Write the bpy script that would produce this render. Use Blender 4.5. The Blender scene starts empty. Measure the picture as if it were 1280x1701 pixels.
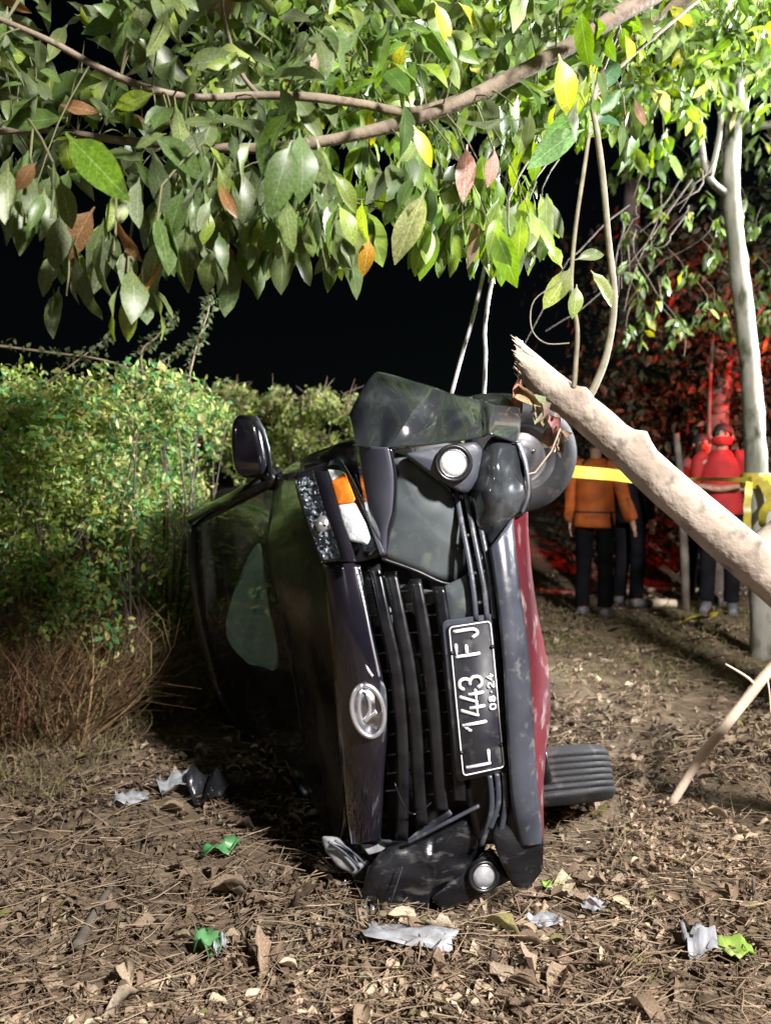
import bpy, bmesh, math, random
import numpy as np
from mathutils import Vector, Matrix, noise

random.seed(7); rng = np.random.default_rng(7)
R = math.radians
scene = bpy.context.scene
C = scene.collection

# ------------------------------------------------------------------ camera, sky, sun, exposure
CAM_H, FPX, PITCH = 1.30, 1275.0, R(2.58)
cam_d = bpy.data.cameras.new('camera'); cam = bpy.data.objects.new('camera', cam_d); C.objects.link(cam)
cam.location = (0, 0, CAM_H); cam.rotation_euler = (R(90) - PITCH, 0, 0)
cam_d.sensor_fit = 'VERTICAL'; cam_d.sensor_height = 36.0; cam_d.lens = 36.0 * FPX / 1701.0
cam_d.clip_start = 0.05; cam_d.clip_end = 400
cam_d.dof.use_dof = True; cam_d.dof.focus_distance = 2.3; cam_d.dof.aperture_fstop = 2.6
scene.camera = cam
w = bpy.data.worlds.new('World'); scene.world = w; w.use_nodes = True
nt = w.node_tree; bg = nt.nodes['Background']
sky = nt.nodes.new('ShaderNodeTexSky'); sky.sky_type = 'NISHITA'; sky.sun_disc = False
sky.sun_elevation = R(16); sky.sun_rotation = R(236)
nt.links.new(sky.outputs[0], bg.inputs[0]); bg.inputs[1].default_value = 0.0006      # night
sun_d = bpy.data.lights.new('sun', 'SUN'); sun_d.energy = 0.32; sun_d.angle = R(0.5); sun_d.color = (0.9, 0.95, 1.0)
sun = bpy.data.objects.new('sun', sun_d); C.objects.link(sun)                          # faint low fill, added to lift the dark hood and windscreen
sun.rotation_euler = Vector((0.75, 0.50, -0.26)).to_track_quat('-Z', 'Y').to_euler()
vs = scene.view_settings; vs.view_transform = 'Standard'; vs.look = 'None'; vs.gamma = 1; vs.exposure = 0; vs.use_curve_mapping = False
scene.cycles.max_bounces = 8; scene.cycles.transparent_max_bounces = 12
scene.cycles.use_denoising = True

def P(px, py, Y):
    """photo pixel -> point of the place at distance Y in front of the camera"""
    a = (px - 640) / FPX; b = (850.5 - py) / FPX
    dx = a; dy = math.cos(PITCH) + b * math.sin(PITCH); dz = b * math.cos(PITCH) - math.sin(PITCH)
    t = Y / dy
    return Vector((dx * t, Y, CAM_H + dz * t))

# ------------------------------------------------------------------ helpers
def incar(p): return p[0] > -1.16 and 2.2 < p[1] < 6.2 and p[2] < 1.55 and p[0] < .9

def smooth(a, b, x):
    t = min(1, max(0, (x - a) / (b - a))); return t * t * (3 - 2 * t)

def gz(x, y):
    z = 0.055 * noise.noise((x * 1.3, y * 1.3, 3.1)) + 0.024 * noise.noise((x * 4.1, y * 4.1, 7.7))
    z += 0.012 * noise.noise((x * 9, y * 9, 1.7))
    z += 0.75 * smooth(8.6, 12.5, y) * smooth(-1.5, 1.0, x)
    z += 0.35 * smooth(3.6, 5.5, y) * smooth(-0.6, -2.0, x)
    z -= 0.05 * smooth(1.2, 0.2, math.hypot(x + 0.1, y - 3.4))
    return z

def tag(o, label=None, cat=None, group=None, kind=None):
    if label: o['label'] = label
    if cat: o['category'] = cat
    if group: o['group'] = group
    if kind: o['kind'] = kind
    return o

def thing(name, loc, label, cat, group=None):
    o = bpy.data.objects.new(name, None); C.objects.link(o); o.location = loc; o.empty_display_size = 0.1
    return tag(o, label, cat, group)

def world_off(parent):
    v = Vector((0, 0, 0))
    while parent is not None:
        v = v + parent.location; parent = parent.parent
    return v

def np_mesh(name, V, F, mat, smooth_=True, uv=None, col=None):
    V = np.asarray(V, dtype=np.float32); me = bpy.data.meshes.new(name)
    me.vertices.add(len(V)); me.vertices.foreach_set('co', V.ravel())
    Fs = F if isinstance(F, list) and len(F) and isinstance(F[0], np.ndarray) and F[0].ndim == 2 else None
    if Fs is None:
        idx, start = [], []
        for f in F:
            start.append(len(idx)); idx.extend(f)
        idx = np.array(idx, dtype=np.int32); start = np.array(start, dtype=np.int32)
    else:
        idx = np.concatenate([f.ravel() for f in Fs]).astype(np.int32)
        cnt = np.concatenate([np.full(len(f), f.shape[1]) for f in Fs]); start = np.concatenate([[0], np.cumsum(cnt)[:-1]]).astype(np.int32)
    me.loops.add(len(idx)); me.loops.foreach_set('vertex_index', idx)
    me.polygons.add(len(start)); me.polygons.foreach_set('loop_start', start)
    if uv is not None:
        l = me.uv_layers.new(name='UVMap'); l.data.foreach_set('uv', np.asarray(uv, dtype=np.float32)[idx].ravel())
    if col is not None:
        a = me.attributes.new('tint', 'FLOAT_COLOR', 'POINT')
        c4 = np.ones((len(V), 4), dtype=np.float32); c4[:, :3] = col; a.data.foreach_set('color', c4.ravel())
    me.update(calc_edges=True)
    if smooth_: me.polygons.foreach_set('use_smooth', np.ones(len(start), dtype=bool))
    me.validate()
    if mat: me.materials.append(mat)
    return me

def obj(name, V, F, mat, parent=None, smooth_=True, solid=0, bevel=0, uv=None, col=None, sub=0, soff=1.0):
    """world-space geometry -> one mesh object under its parent"""
    off = world_off(parent); V = np.asarray([tuple(v) for v in V], dtype=np.float32) if not isinstance(V, np.ndarray) else V
    me = np_mesh(name, V - np.array(off, dtype=np.float32), F, mat, smooth_, uv, col)
    o = bpy.data.objects.new(name, me); C.objects.link(o); o.parent = parent
    if solid:
        m = o.modifiers.new('solid', 'SOLIDIFY'); m.thickness = solid; m.offset = -soff
    if bevel:
        m = o.modifiers.new('bevel', 'BEVEL'); m.width = bevel; m.segments = 2; m.limit_method = 'ANGLE'; m.angle_limit = R(40)
    if sub:
        m = o.modifiers.new('sub', 'SUBSURF'); m.levels = m.render_levels = sub
    return o

def cat_rom(pts, n, closed=False):
    """resample a polyline smoothly to n points"""
    pts = [Vector(p) for p in pts]; m = len(pts); out = []
    seg = m if closed else m - 1
    for i in range(n):
        t = i / (n if closed else (n - 1)) * seg; k = min(int(t), seg - 1); f = t - k
        if closed: p0, p1, p2, p3 = (pts[(k + j) % m] for j in (-1, 0, 1, 2))
        else: p0, p1, p2, p3 = pts[max(k - 1, 0)], pts[k], pts[k + 1], pts[min(k + 2, m - 1)]
        out.append(0.5 * ((2 * p1) + (p2 - p0) * f + (2 * p0 - 5 * p1 + 4 * p2 - p3) * f * f + (3 * p1 - p0 - 3 * p2 + p3) * f ** 3))
    return out

def lin(pts, n):
    pts = [Vector(p) for p in pts]; out = []
    for i in range(n):
        t = i / (n - 1) * (len(pts) - 1); k = min(int(t), len(pts) - 2); out.append(pts[k].lerp(pts[k + 1], t - k))
    return out

def grid_faces(nr, nc, wrap=False, base=0):
    F = []
    for i in range(nr - 1):
        for j in range(nc if wrap else nc - 1):
            a = base + i * nc + j; b = base + i * nc + (j + 1) % nc; F.append((a, b, b + nc, a + nc))
    return F

def loft(rows, nu, nv, ip=cat_rom):
    rows = [ip(r, nu) for r in rows]
    cols = [ip([r[j] for r in rows], nv) for j in range(nu)]
    return [cols[j][i] for i in range(nv) for j in range(nu)], grid_faces(nv, nu)

def tube(pts, rad, n=8, caps=True, jit=0.0, flat=1.0):
    """tapered tube along points; rad number or list"""
    pts = [Vector(p) for p in pts]; m = len(pts)
    if not hasattr(rad, '__len__'): rad = [rad] * m
    V, F = [], []; ref = None
    for i, p in enumerate(pts):
        d = (pts[min(i + 1, m - 1)] - pts[max(i - 1, 0)]).normalized()
        if ref is None: ref = Vector((0, 0, 1)) if abs(d.z) < 0.9 else Vector((1, 0, 0))
        x = (ref - d * ref.dot(d)).normalized(); y = d.cross(x); ref = x
        for k in range(n):
            a = 2 * math.pi * k / n; r = rad[i]
            if jit: r *= 1 + jit * noise.noise((p.x * 9 + math.cos(a) * 1.3, p.z * 9 + math.sin(a) * 1.3, p.y * 9))
            V.append(p + x * math.cos(a) * r + y * math.sin(a) * r * flat)
    F = grid_faces(m, n, True)
    if caps: F.append(tuple(range(n - 1, -1, -1))); F.append(tuple((m - 1) * n + k for k in range(n)))
    return V, F

class Bag:
    """several shapes of ONE part collected into one mesh"""
    def __init__(s): s.V, s.F = [], []
    def add(s, VF):
        b = len(s.V); s.V += list(VF[0]); s.F += [tuple(i + b for i in f) for f in VF[1]]; return s

def box(c, ax, ay, az):
    c = Vector(c); V = [c + ax * i + ay * j + az * k for i in (-1, 1) for j in (-1, 1) for k in (-1, 1)]
    return V, [(0, 1, 3, 2), (4, 6, 7, 5), (0, 4, 5, 1), (2, 3, 7, 6), (0, 2, 6, 4), (1, 5, 7, 3)]

def lathe(prof, c, axis, n=40):
    """prof: list of (radius, along axis)"""
    axis = Vector(axis).normalized(); ref = Vector((0, 0, 1)) if abs(axis.z) < 0.9 else Vector((1, 0, 0))
    x = (ref - axis * ref.dot(axis)).normalized(); y = axis.cross(x); V = []
    for r, h in prof:
        for k in range(n):
            a = 2 * math.pi * k / n; V.append(Vector(c) + axis * h + (x * math.cos(a) + y * math.sin(a)) * r)
    return V, grid_faces(len(prof), n, True)

# ------------------------------------------------------------------ materials
def nodes(name):
    m = bpy.data.materials.new(name); m.use_nodes = True; t = m.node_tree
    return m, t, t.nodes['Principled BSDF'], t.nodes['Material Output']

def pmat(name, c1, c2=None, scale=6, rough=0.6, r2=None, bump=0.0, bscale=40, metal=0, spec=0.5, coat=0, detail=6, dist=0.0, contrast=(0.35, 0.65), c3=None, s3=60, stretch=None):
    m, t, b, o = nodes(name); N, L = t.nodes, t.links
    tc = N.new('ShaderNodeTexCoord'); src = tc.outputs['Object']
    if stretch:
        mp = N.new('ShaderNodeMapping'); mp.inputs['Scale'].default_value = stretch; L.new(src, mp.inputs[0]); src = mp.outputs[0]
    nz = N.new('ShaderNodeTexNoise'); nz.inputs['Scale'].default_value = scale; nz.inputs['Detail'].default_value = detail; nz.inputs['Distortion'].default_value = dist
    L.new(src, nz.inputs['Vector'])
    rp = N.new('ShaderNodeValToRGB'); rp.color_ramp.elements[0].position, rp.color_ramp.elements[1].position = contrast
    rp.color_ramp.elements[0].color = (*c1, 1); rp.color_ramp.elements[1].color = (*(c2 or c1), 1)
    L.new(nz.outputs['Fac'], rp.inputs[0]); colr = rp.outputs[0]
    if c3:
        n3 = N.new('ShaderNodeTexNoise'); n3.inputs['Scale'].default_value = s3; n3.inputs['Detail'].default_value = 5; L.new(src, n3.inputs['Vector'])
        r3 = N.new('ShaderNodeValToRGB'); r3.color_ramp.elements[0].position, r3.color_ramp.elements[1].position = 0.56, 0.68
        L.new(n3.outputs['Fac'], r3.inputs[0]); mx = N.new('ShaderNodeMix'); mx.data_type = 'RGBA'
        L.new(r3.outputs[0], mx.inputs['Factor']); L.new(colr, mx.inputs['A']); mx.inputs['B'].default_value = (*c3, 1); colr = mx.outputs['Result']
    L.new(colr, b.inputs['Base Color'])
    if r2 is not None:
        mr = N.new('ShaderNodeMapRange'); mr.inputs['To Min'].default_value = rough; mr.inputs['To Max'].default_value = r2
        mr.inputs['From Min'].default_value, mr.inputs['From Max'].default_value = contrast; L.new(nz.outputs['Fac'], mr.inputs['Value']); L.new(mr.outputs[0], b.inputs['Roughness'])
    else: b.inputs['Roughness'].default_value = rough
    b.inputs['Metallic'].default_value = metal; b.inputs['Specular IOR Level'].default_value = spec; b.inputs['Coat Weight'].default_value = coat; b.inputs['Coat Roughness'].default_value = 0.06
    if bump:
        nb = N.new('ShaderNodeTexNoise'); nb.inputs['Scale'].default_value = bscale; nb.inputs['Detail'].default_value = 8; L.new(src, nb.inputs['Vector'])
        bp = N.new('ShaderNodeBump'); bp.inputs['Strength'].default_value = bump; bp.inputs['Distance'].default_value = 0.01
        L.new(nb.outputs['Fac'], bp.inputs['Height']); L.new(bp.outputs[0], b.inputs['Normal'])
    return m

def leafmat(name, trans=0.35, rough=0.42, pale=0.5, spec=0.45, veins=True):
    """tint per leaf, midrib and side veins, paler underside, light shining through"""
    m, t, b, o = nodes(name); N, L = t.nodes, t.links
    at = N.new('ShaderNodeAttribute'); at.attribute_name = 'tint'; colr = at.outputs['Color']
    tc = N.new('ShaderNodeTexCoord')
    nz = N.new('ShaderNodeTexNoise'); nz.inputs['Scale'].default_value = 22; nz.inputs['Detail'].default_value = 5; L.new(tc.outputs['Object'], nz.inputs['Vector'])
    mr = N.new('ShaderNodeMapRange'); mr.inputs['From Min'].default_value = 0.3; mr.inputs['From Max'].default_value = 0.7; mr.inputs['To Min'].default_value = 0.62; mr.inputs['To Max'].default_value = 1.25
    L.new(nz.outputs['Fac'], mr.inputs['Value'])
    mu = N.new('ShaderNodeMix'); mu.data_type = 'RGBA'; mu.blend_type = 'MULTIPLY'; mu.inputs['Factor'].default_value = 1; L.new(colr, mu.inputs['A']); L.new(mr.outputs[0], mu.inputs['B']); colr = mu.outputs['Result']
    if veins:
        uv = N.new('ShaderNodeUVMap'); sp = N.new('ShaderNodeSeparateXYZ'); L.new(uv.outputs[0], sp.inputs[0])
        def mth(op, a, bb=None):
            n = N.new('ShaderNodeMath'); n.operation = op
            for k, v in enumerate((a, bb)):
                if v is None: continue
                if isinstance(v, (int, float)): n.inputs[k].default_value = v
                else: L.new(v, n.inputs[k])
            return n.outputs[0]
        au = mth('ABSOLUTE', mth('SUBTRACT', sp.outputs['X'], 0.5))
        mid = mth('LESS_THAN', au, 0.028)
        ph = mth('FRACT', mth('MULTIPLY', mth('SUBTRACT', sp.outputs['Y'], mth('MULTIPLY', au, 0.45)), 9.0))
        sv = mth('MULTIPLY', mth('LESS_THAN', ph, 0.13), 0.45)
        vn = mth('MAXIMUM', mth('MULTIPLY', mid, 0.9), sv)
        mv = N.new('ShaderNodeMix'); mv.data_type = 'RGBA'; L.new(mth('MULTIPLY', vn, 0.55), mv.inputs['Factor']); L.new(colr, mv.inputs['A'])
        hs = N.new('ShaderNodeHueSaturation'); hs.inputs['Value'].default_value = 2.0; hs.inputs['Saturation'].default_value = 0.75; L.new(colr, hs.inputs['Color']); L.new(hs.outputs[0], mv.inputs['B']); colr = mv.outputs['Result']
    ge = N.new('ShaderNodeNewGeometry'); h2 = N.new('ShaderNodeHueSaturation'); h2.inputs['Saturation'].default_value = 0.55; h2.inputs['Value'].default_value = 1.35; L.new(colr, h2.inputs['Color'])
    mb = N.new('ShaderNodeMix'); mb.data_type = 'RGBA'; fm = N.new('ShaderNodeMath'); fm.operation = 'MULTIPLY'; fm.inputs[1].default_value = pale; L.new(ge.outputs['Backfacing'], fm.inputs[0]); L.new(fm.outputs[0], mb.inputs['Factor'])
    L.new(colr, mb.inputs['A']); L.new(h2.outputs[0], mb.inputs['B']); colr = mb.outputs['Result']
    L.new(colr, b.inputs['Base Color']); b.inputs['Roughness'].default_value = rough; b.inputs['Specular IOR Level'].default_value = spec
    tr = N.new('ShaderNodeBsdfTranslucent'); h3 = N.new('ShaderNodeHueSaturation'); h3.inputs['Hue'].default_value = 0.485; h3.inputs['Saturation'].default_value = 1.15; h3.inputs['Value'].default_value = 1.7; L.new(colr, h3.inputs['Color']); L.new(h3.outputs[0], tr.inputs[0])
    mx = N.new('ShaderNodeMixShader'); mx.inputs[0].default_value = trans; L.new(b.outputs[0], mx.inputs[1]); L.new(tr.outputs[0], mx.inputs[2]); L.new(mx.outputs[0], o.inputs['Surface'])
    return m

def glassmat(name, tint=(0.8, 0.85, 0.85), dust=0.0, rough=0.02):
    m, t, b, o = nodes(name); N, L = t.nodes, t.links; N.remove(b)
    tr = N.new('ShaderNodeBsdfTransparent'); tr.inputs[0].default_value = (*tint, 1); gl = N.new('ShaderNodeBsdfGlossy'); gl.inputs['Roughness'].default_value = rough
    lq = N.new('ShaderNodeLayerWeight'); lq.inputs[0].default_value = .5; pw = N.new('ShaderNodeMath'); pw.operation = 'POWER'; pw.inputs[1].default_value = 5; L.new(lq.outputs['Facing'], pw.inputs[0]); lw = N.new('ShaderNodeMath'); lw.operation = 'MULTIPLY_ADD'; lw.inputs[1].default_value = .8; lw.inputs[2].default_value = .05; L.new(pw.outputs[0], lw.inputs[0])
    if dust:
        df = N.new('ShaderNodeBsdfDiffuse'); df.inputs[0].default_value = (0.12, 0.105, 0.09, 1); nz = N.new('ShaderNodeTexNoise'); nz.inputs['Scale'].default_value = 3; nz.inputs['Detail'].default_value = 7
        tcx = N.new('ShaderNodeTexCoord'); L.new(tcx.outputs['Object'], nz.inputs['Vector']); mm = N.new('ShaderNodeMapRange'); mm.inputs['From Min'].default_value = .35; mm.inputs['From Max'].default_value = .75; mm.inputs['To Min'].default_value = dust * .5; mm.inputs['To Max'].default_value = dust * 1.8
        L.new(nz.outputs['Fac'], mm.inputs['Value']); m2 = N.new('ShaderNodeMixShader'); L.new(mm.outputs[0], m2.inputs[0]); L.new(tr.outputs[0], m2.inputs[1]); L.new(df.outputs[0], m2.inputs[2]); tr = m2
    mx = N.new('ShaderNodeMixShader'); L.new(lw.outputs[0], mx.inputs[0]); L.new(tr.outputs[0], mx.inputs[1]); L.new(gl.outputs[0], mx.inputs[2]); L.new(mx.outputs[0], o.inputs['Surface'])
    return m

M = {}
M['paint'] = pmat('black_car_paint', (0.008, 0.007, 0.012), (0.014, 0.012, 0.018), 5, 0.08, 0.2, coat=0.8, bump=0.02, bscale=6)
M['paint_dirty'] = pmat('dusty_black_paint', (0.005, 0.0045, 0.006), (0.013, 0.011, 0.010), 4, 0.16, 0.4, coat=0.5, c3=(0.032, 0.025, 0.02), s3=14)
M['plastic'] = pmat('grey_bumper_plastic', (0.034, 0.038, 0.052), (0.060, 0.066, 0.084), 7, 0.3, 0.45, bump=0.12, bscale=300, c3=(0.12, 0.12, 0.12), s3=30)
M['black_plastic'] = pmat('black_trim_plastic', (0.006, 0.006, 0.008), (0.014, 0.014, 0.016), 14, 0.22, 0.42)
M['panel'] = pmat('grey_green_panel', (0.045, 0.055, 0.060), (0.085, 0.100, 0.105), 4, 0.28, 0.42, c3=(0.11, 0.12, 0.11), s3=18, coat=0.3)
M['scuffed'] = pmat('scuffed_black_plastic', (0.006, 0.006, 0.008), (0.014, 0.014, 0.017), 6, 0.2, 0.45, c3=(0.075, 0.072, 0.07), s3=13, bump=0.15, bscale=60, stretch=(1, 1, 2.4))
M['satin'] = pmat('satin_bumper', (0.050, 0.052, 0.072), (0.075, 0.078, 0.10), 5, 0.14, 0.26, coat=0.7)
M['torn_paint'] = pmat('creased_black_paint', (0.018, 0.020, 0.024), (0.032, 0.036, 0.040), 4, 0.10, 0.24, coat=0.9, c3=(0.05, 0.055, 0.06), s3=9)
M['red_glow_under'] = pmat('scraped_red_glow_edge', (0.13, 0.014, 0.024), (0.07, 0.010, 0.017), 5, 0.3, 0.6, c3=(0.26, 0.17, 0.17), s3=12, bump=0.1)  # dark bumper return: red beacon glow put into its colour, plus pinkish scrapes
M['chrome'] = pmat('chrome', (0.75, 0.76, 0.80), None, rough=0.3, metal=0.85)
M['chrome_dull'] = pmat('dull_chrome', (0.55, 0.55, 0.57), (0.3, 0.3, 0.32), 30, rough=0.2, r2=0.4, metal=1)
M['rubber'] = pmat('tyre_rubber', (0.006, 0.0065, 0.008), (0.014, 0.014, 0.016), 8, 0.6, 0.85, bump=0.2, bscale=120, c3=(0.04, 0.03, 0.03), s3=20)
M['rim'] = pmat('steel_rim', (0.25, 0.25, 0.27), (0.14, 0.13, 0.13), 12, 0.35, 0.6, metal=0.8)
M['amber'] = pmat('amber_lens', (0.75, 0.17, 0.015), (0.85, 0.25, 0.03), 60, 0.15, spec=0.7, coat=0.6)
M['clear_lens'] = pmat('clear_lens', (0.62, 0.66, 0.68), (0.80, 0.84, 0.85), 25, 0.12, 0.35, coat=0.7, bump=0.3, bscale=90)
M['crystal'] = pmat('crystal_facets', (0.20, 0.22, 0.25), (0.5, 0.54, 0.58), 45, 0.12, metal=0.5)
M['fog_lens'] = pmat('fog_lens', (0.62, 0.62, 0.58), (0.78, 0.78, 0.74), 40, 0.18, 0.3, coat=0.6, bump=0.2, bscale=120)
M['fog_dirty'] = pmat('dirty_fog_lens', (0.22, 0.22, 0.23), (0.36, 0.36, 0.37), 30, 0.25, 0.5, bump=0.2)
M['plate'] = pmat('plate_black', (0.012, 0.012, 0.018), (0.028, 0.028, 0.034), 9, 0.4, 0.6, c3=(0.07, 0.07, 0.07), s3=25)
M['plate_white'] = pmat('plate_white', (0.75, 0.75, 0.76), (0.60, 0.60, 0.62), 30, 0.5)
M['glass'] = glassmat('windscreen_glass', (0.86, 0.90, 0.88), .09)
M['lensglass'] = glassmat('lamp_cover', (0.92, 0.93, 0.95))
M['airbag'] = pmat('pale_green_fabric', (0.26, 0.37, 0.28), (0.15, 0.24, 0.18), 4, 0.85, bump=0.7, bscale=7)
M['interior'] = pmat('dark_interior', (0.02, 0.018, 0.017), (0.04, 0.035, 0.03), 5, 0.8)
# faceted headlight reflector
m, t, b, o = nodes('headlight_reflector'); N, L = t.nodes, t.links
b.inputs['Base Color'].default_value = (0.30, 0.33, 0.37, 1); b.inputs['Metallic'].default_value = 0.1; b.inputs['Roughness'].default_value = 0.22
tc = N.new('ShaderNodeTexCoord'); vo = N.new('ShaderNodeTexVoronoi'); vo.inputs['Scale'].default_value = 55; L.new(tc.outputs['Object'], vo.inputs['Vector'])
bp = N.new('ShaderNodeBump'); bp.inputs['Strength'].default_value = 1.0; bp.inputs['Distance'].default_value = 0.03; L.new(vo.outputs['Distance'], bp.inputs['Height']); L.new(bp.outputs[0], b.inputs['Normal'])
M['reflector'] = m
M['leaf'] = leafmat('tree_leaf')
M['small_leaf'] = leafmat('shrub_leaf', 0.3, 0.5, 0.35, 0.35, veins=False)
M['dead_leaf'] = leafmat('dead_leaf', 0.12, 0.8, 0.25, 0.15)
M['straw'] = leafmat('dry_straw', 0.1, 0.8, 0.0, 0.1, veins=False)
M['soil'] = pmat('soil', (0.085, 0.063, 0.042), (0.18, 0.138, 0.092), 3.5, 0.95, bump=0.9, bscale=26, c3=(0.15, 0.115, 0.08), s3=30, spec=0.15)
M['bark'] = pmat('pale_bark', (0.27, 0.22, 0.175), (0.41, 0.345, 0.28), 9, 0.85, bump=1.0, bscale=30, c3=(0.17, 0.145, 0.12), s3=16, spec=0.2)
M['branch'] = pmat('brown_bark', (0.14, 0.11, 0.08), (0.22, 0.175, 0.13), 9, 0.8, bump=0.4, bscale=70, c3=(0.11, 0.085, 0.065), s3=30, spec=0.2)
M['wood_cut'] = pmat('fresh_cut_wood', (0.62, 0.48, 0.36), (0.74, 0.60, 0.47), 10, 0.75, bump=0.3, bscale=60, spec=0.2)
M['pale_trunk'] = pmat('mottled_trunk', (0.13, 0.13, 0.10), (0.25, 0.24, 0.21), 6, 0.85, bump=0.3, bscale=40, c3=(0.05, 0.055, 0.035), s3=8, spec=0.2, stretch=(1, 1, .5))
M['dark_trunk'] = pmat('dark_trunk', (0.085, 0.07, 0.06), (0.17, 0.145, 0.12), 6, 0.9, bump=0.4, bscale=30, spec=0.15)
M['shoot'] = pmat('pale_shoot', (0.15, 0.13, 0.085), (0.24, 0.21, 0.145), 24, 0.75, bump=0.2, bscale=80)
M['leaf_stalk'] = pmat('leaf_stalk', (0.07, 0.085, 0.03), (0.12, 0.10, 0.05), 9, 0.7)
M['twig'] = pmat('dry_twig', (0.30, 0.21, 0.15), (0.42, 0.31, 0.23), 20, 0.8)
M['tape'] = pmat('yellow_tape', (0.40, 0.33, 0.03), (0.28, 0.24, 0.04), 20, 0.35, spec=0.5)
M['cable'] = pmat('steel_cable', (0.40, 0.39, 0.38), (0.28, 0.27, 0.26), 60, 0.45, metal=0.4)
M['skin'] = pmat('skin', (0.36, 0.21, 0.14), (0.40, 0.24, 0.17), 10, 0.55)
M['hair'] = pmat('black_hair', (0.012, 0.010, 0.010), (0.02, 0.018, 0.016), 60, 0.6, bump=0.5, bscale=200)
M['orange'] = pmat('orange_jacket_cloth', (0.50, 0.11, 0.01), (0.28, 0.055, 0.006), 7, 0.75, bump=0.8, bscale=14, c3=(0.10, 0.04, 0.02), s3=6)
M['dark_cloth'] = pmat('dark_cloth', (0.006, 0.006, 0.008), (0.011, 0.011, 0.014), 7, 0.95, spec=0.05, bump=0.3, bscale=25)
M['black_strip'] = pmat('jacket_black_strip', (0.02, 0.02, 0.02), (0.03, 0.03, 0.03), 9, 0.7)
M['red_cloth'] = pmat('red_shirt_cloth', (0.42, 0.016, 0.016), (0.24, 0.01, 0.01), 7, 0.8, bump=0.8, bscale=14)
M['red_mask'] = pmat('red_mask_cloth', (0.60, 0.02, 0.02), (0.55, 0.015, 0.015), 9, 0.8)
M['grey_cloth'] = pmat('brown_shirt_cloth', (0.05, 0.035, 0.032), (0.07, 0.05, 0.045), 7, 0.85)
M['shoe'] = pmat('grey_shoe', (0.10, 0.10, 0.11), (0.16, 0.16, 0.17), 12, 0.6)
M['white_plastic'] = pmat('white_plastic_litter', (0.37, 0.38, 0.41), (0.22, 0.225, 0.23), 18, 0.35, bump=0.4, bscale=40)
M['green_plastic'] = pmat('green_plastic_litter', (0.02, 0.15, 0.035), (0.12, 0.27, 0.11), 14, 0.3, bump=0.3, bscale=40)
M['lime_plastic'] = pmat('lime_plastic_litter', (0.16, 0.30, 0.03), (0.30, 0.40, 0.10), 14, 0.35, bump=0.3)
M['black_plastic_bag'] = pmat('black_plastic_bag', (0.01, 0.01, 0.012), (0.02, 0.02, 0.025), 9, 0.25, bump=0.5, bscale=20)
M['lamp_grey'] = pmat('lamp_housing', (0.05, 0.05, 0.055), (0.07, 0.07, 0.075), 9, 0.5)
# ------------------------------------------------------------------ the rescue lamps that light the place (they stand beside the view)
def floodlight(name, loc, h, target, watts, colr, angle, label, radius=0.28, blend=0.5):
    base = Vector((loc[0], loc[1], gz(loc[0], loc[1]))); head = Vector((loc[0], loc[1], h)); d = (Vector(target) - head).normalized()
    rt = thing(name, base, label, 'floodlight')
    obj('mast', *tube([base + Vector((0, 0, .25)), head - Vector((0, 0, .1))], 0.02, 10), M['lamp_grey'], rt)
    for k in range(3):
        a = 2.1 * k + .4; obj('leg', *tube([base + Vector((0, 0, .8)), base + Vector((.55 * math.cos(a), .55 * math.sin(a), .01))], 0.014, 8), M['lamp_grey'], rt)
    x = d.cross(Vector((0, 0, 1))).normalized(); y = x.cross(d)
    obj('lamp_housing', *box(head - d * .05, x * .16, y * .12, d * .04), M['lamp_grey'], rt, smooth_=False, bevel=.01)
    obj('lamp_glass', *box(head - d * .005, x * .14, y * .10, d * .004), M['clear_lens'], rt, smooth_=False)
    l = bpy.data.lights.new(name, 'SPOT'); l.energy = watts; l.color = colr; l.spot_size = R(angle); l.spot_blend = blend; l.shadow_soft_size = radius
    o = bpy.data.objects.new('lamp_light', l); C.objects.link(o); o.parent = rt
    o.location = head + d * 0.12 - base; o.rotation_euler = d.to_track_quat('-Z', 'Y').to_euler()
    return rt
floodlight('floodlight', (3.0, -2.2), 4.8, (-0.3, 3.2, 1.0), 5700, (1.0, 0.955, 0.93), 110, 'white floodlight on a tripod mast standing to the right of the viewer')
floodlight('floodlight', (6.4, 4.5), 3.6, (-1.0, 4.4, 2.3), 8600, (0.96, 0.98, 1.0), 60, 'white floodlight on a tripod mast beyond the pale tree trunk')
rb = thing('beacon_stand', (4.5, 6.6, gz(4.5, 6.6)), 'red warning beacon on a post beside the taped off area', 'beacon')
obj('post', *tube([Vector((4.5, 6.6, 0)), Vector((4.5, 6.6, 2.15))], 0.025, 10), M['lamp_grey'], rb)
obj('beacon_base', *lathe([(0, 2.13), (.07, 2.13), (.07, 2.18), (0, 2.18)], (4.5, 6.6, 0), (0, 0, 1), 20), M['lamp_grey'], rb)
l = bpy.data.lights.new('beacon_light', 'SPOT'); l.energy = 850; l.color = (1.0, 0.03, 0.02); l.shadow_soft_size = 0.07; l.spot_size = R(92); l.spot_blend = .6
o = bpy.data.objects.new('beacon_light', l); C.objects.link(o); o.parent = rb; o.location = (0, 0, 2.32 - gz(4.5, 6.6)); o.rotation_euler = Vector((-1.9, 2.4, .05)).to_track_quat('-Z', 'Y').to_euler()

# ------------------------------------------------------------------ ground
xs = np.concatenate([np.linspace(-60, -4, 18)[:-1], np.linspace(-4, 4.5, 190), np.linspace(4.5, 60, 18)[1:]])
ys = np.concatenate([np.linspace(-12, .8, 12)[:-1], np.linspace(.8, 9, 190), np.linspace(9, 15, 30)[1:], np.linspace(15, 90, 16)[1:]])
V = [(x, y, gz(x, y)) for y in ys for x in xs]
ground = obj('ground', V, grid_faces(len(ys), len(xs)), M['soil']); tag(ground, 'brown earth strewn with leaves and twigs under the car', None, None, 'structure')

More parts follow.
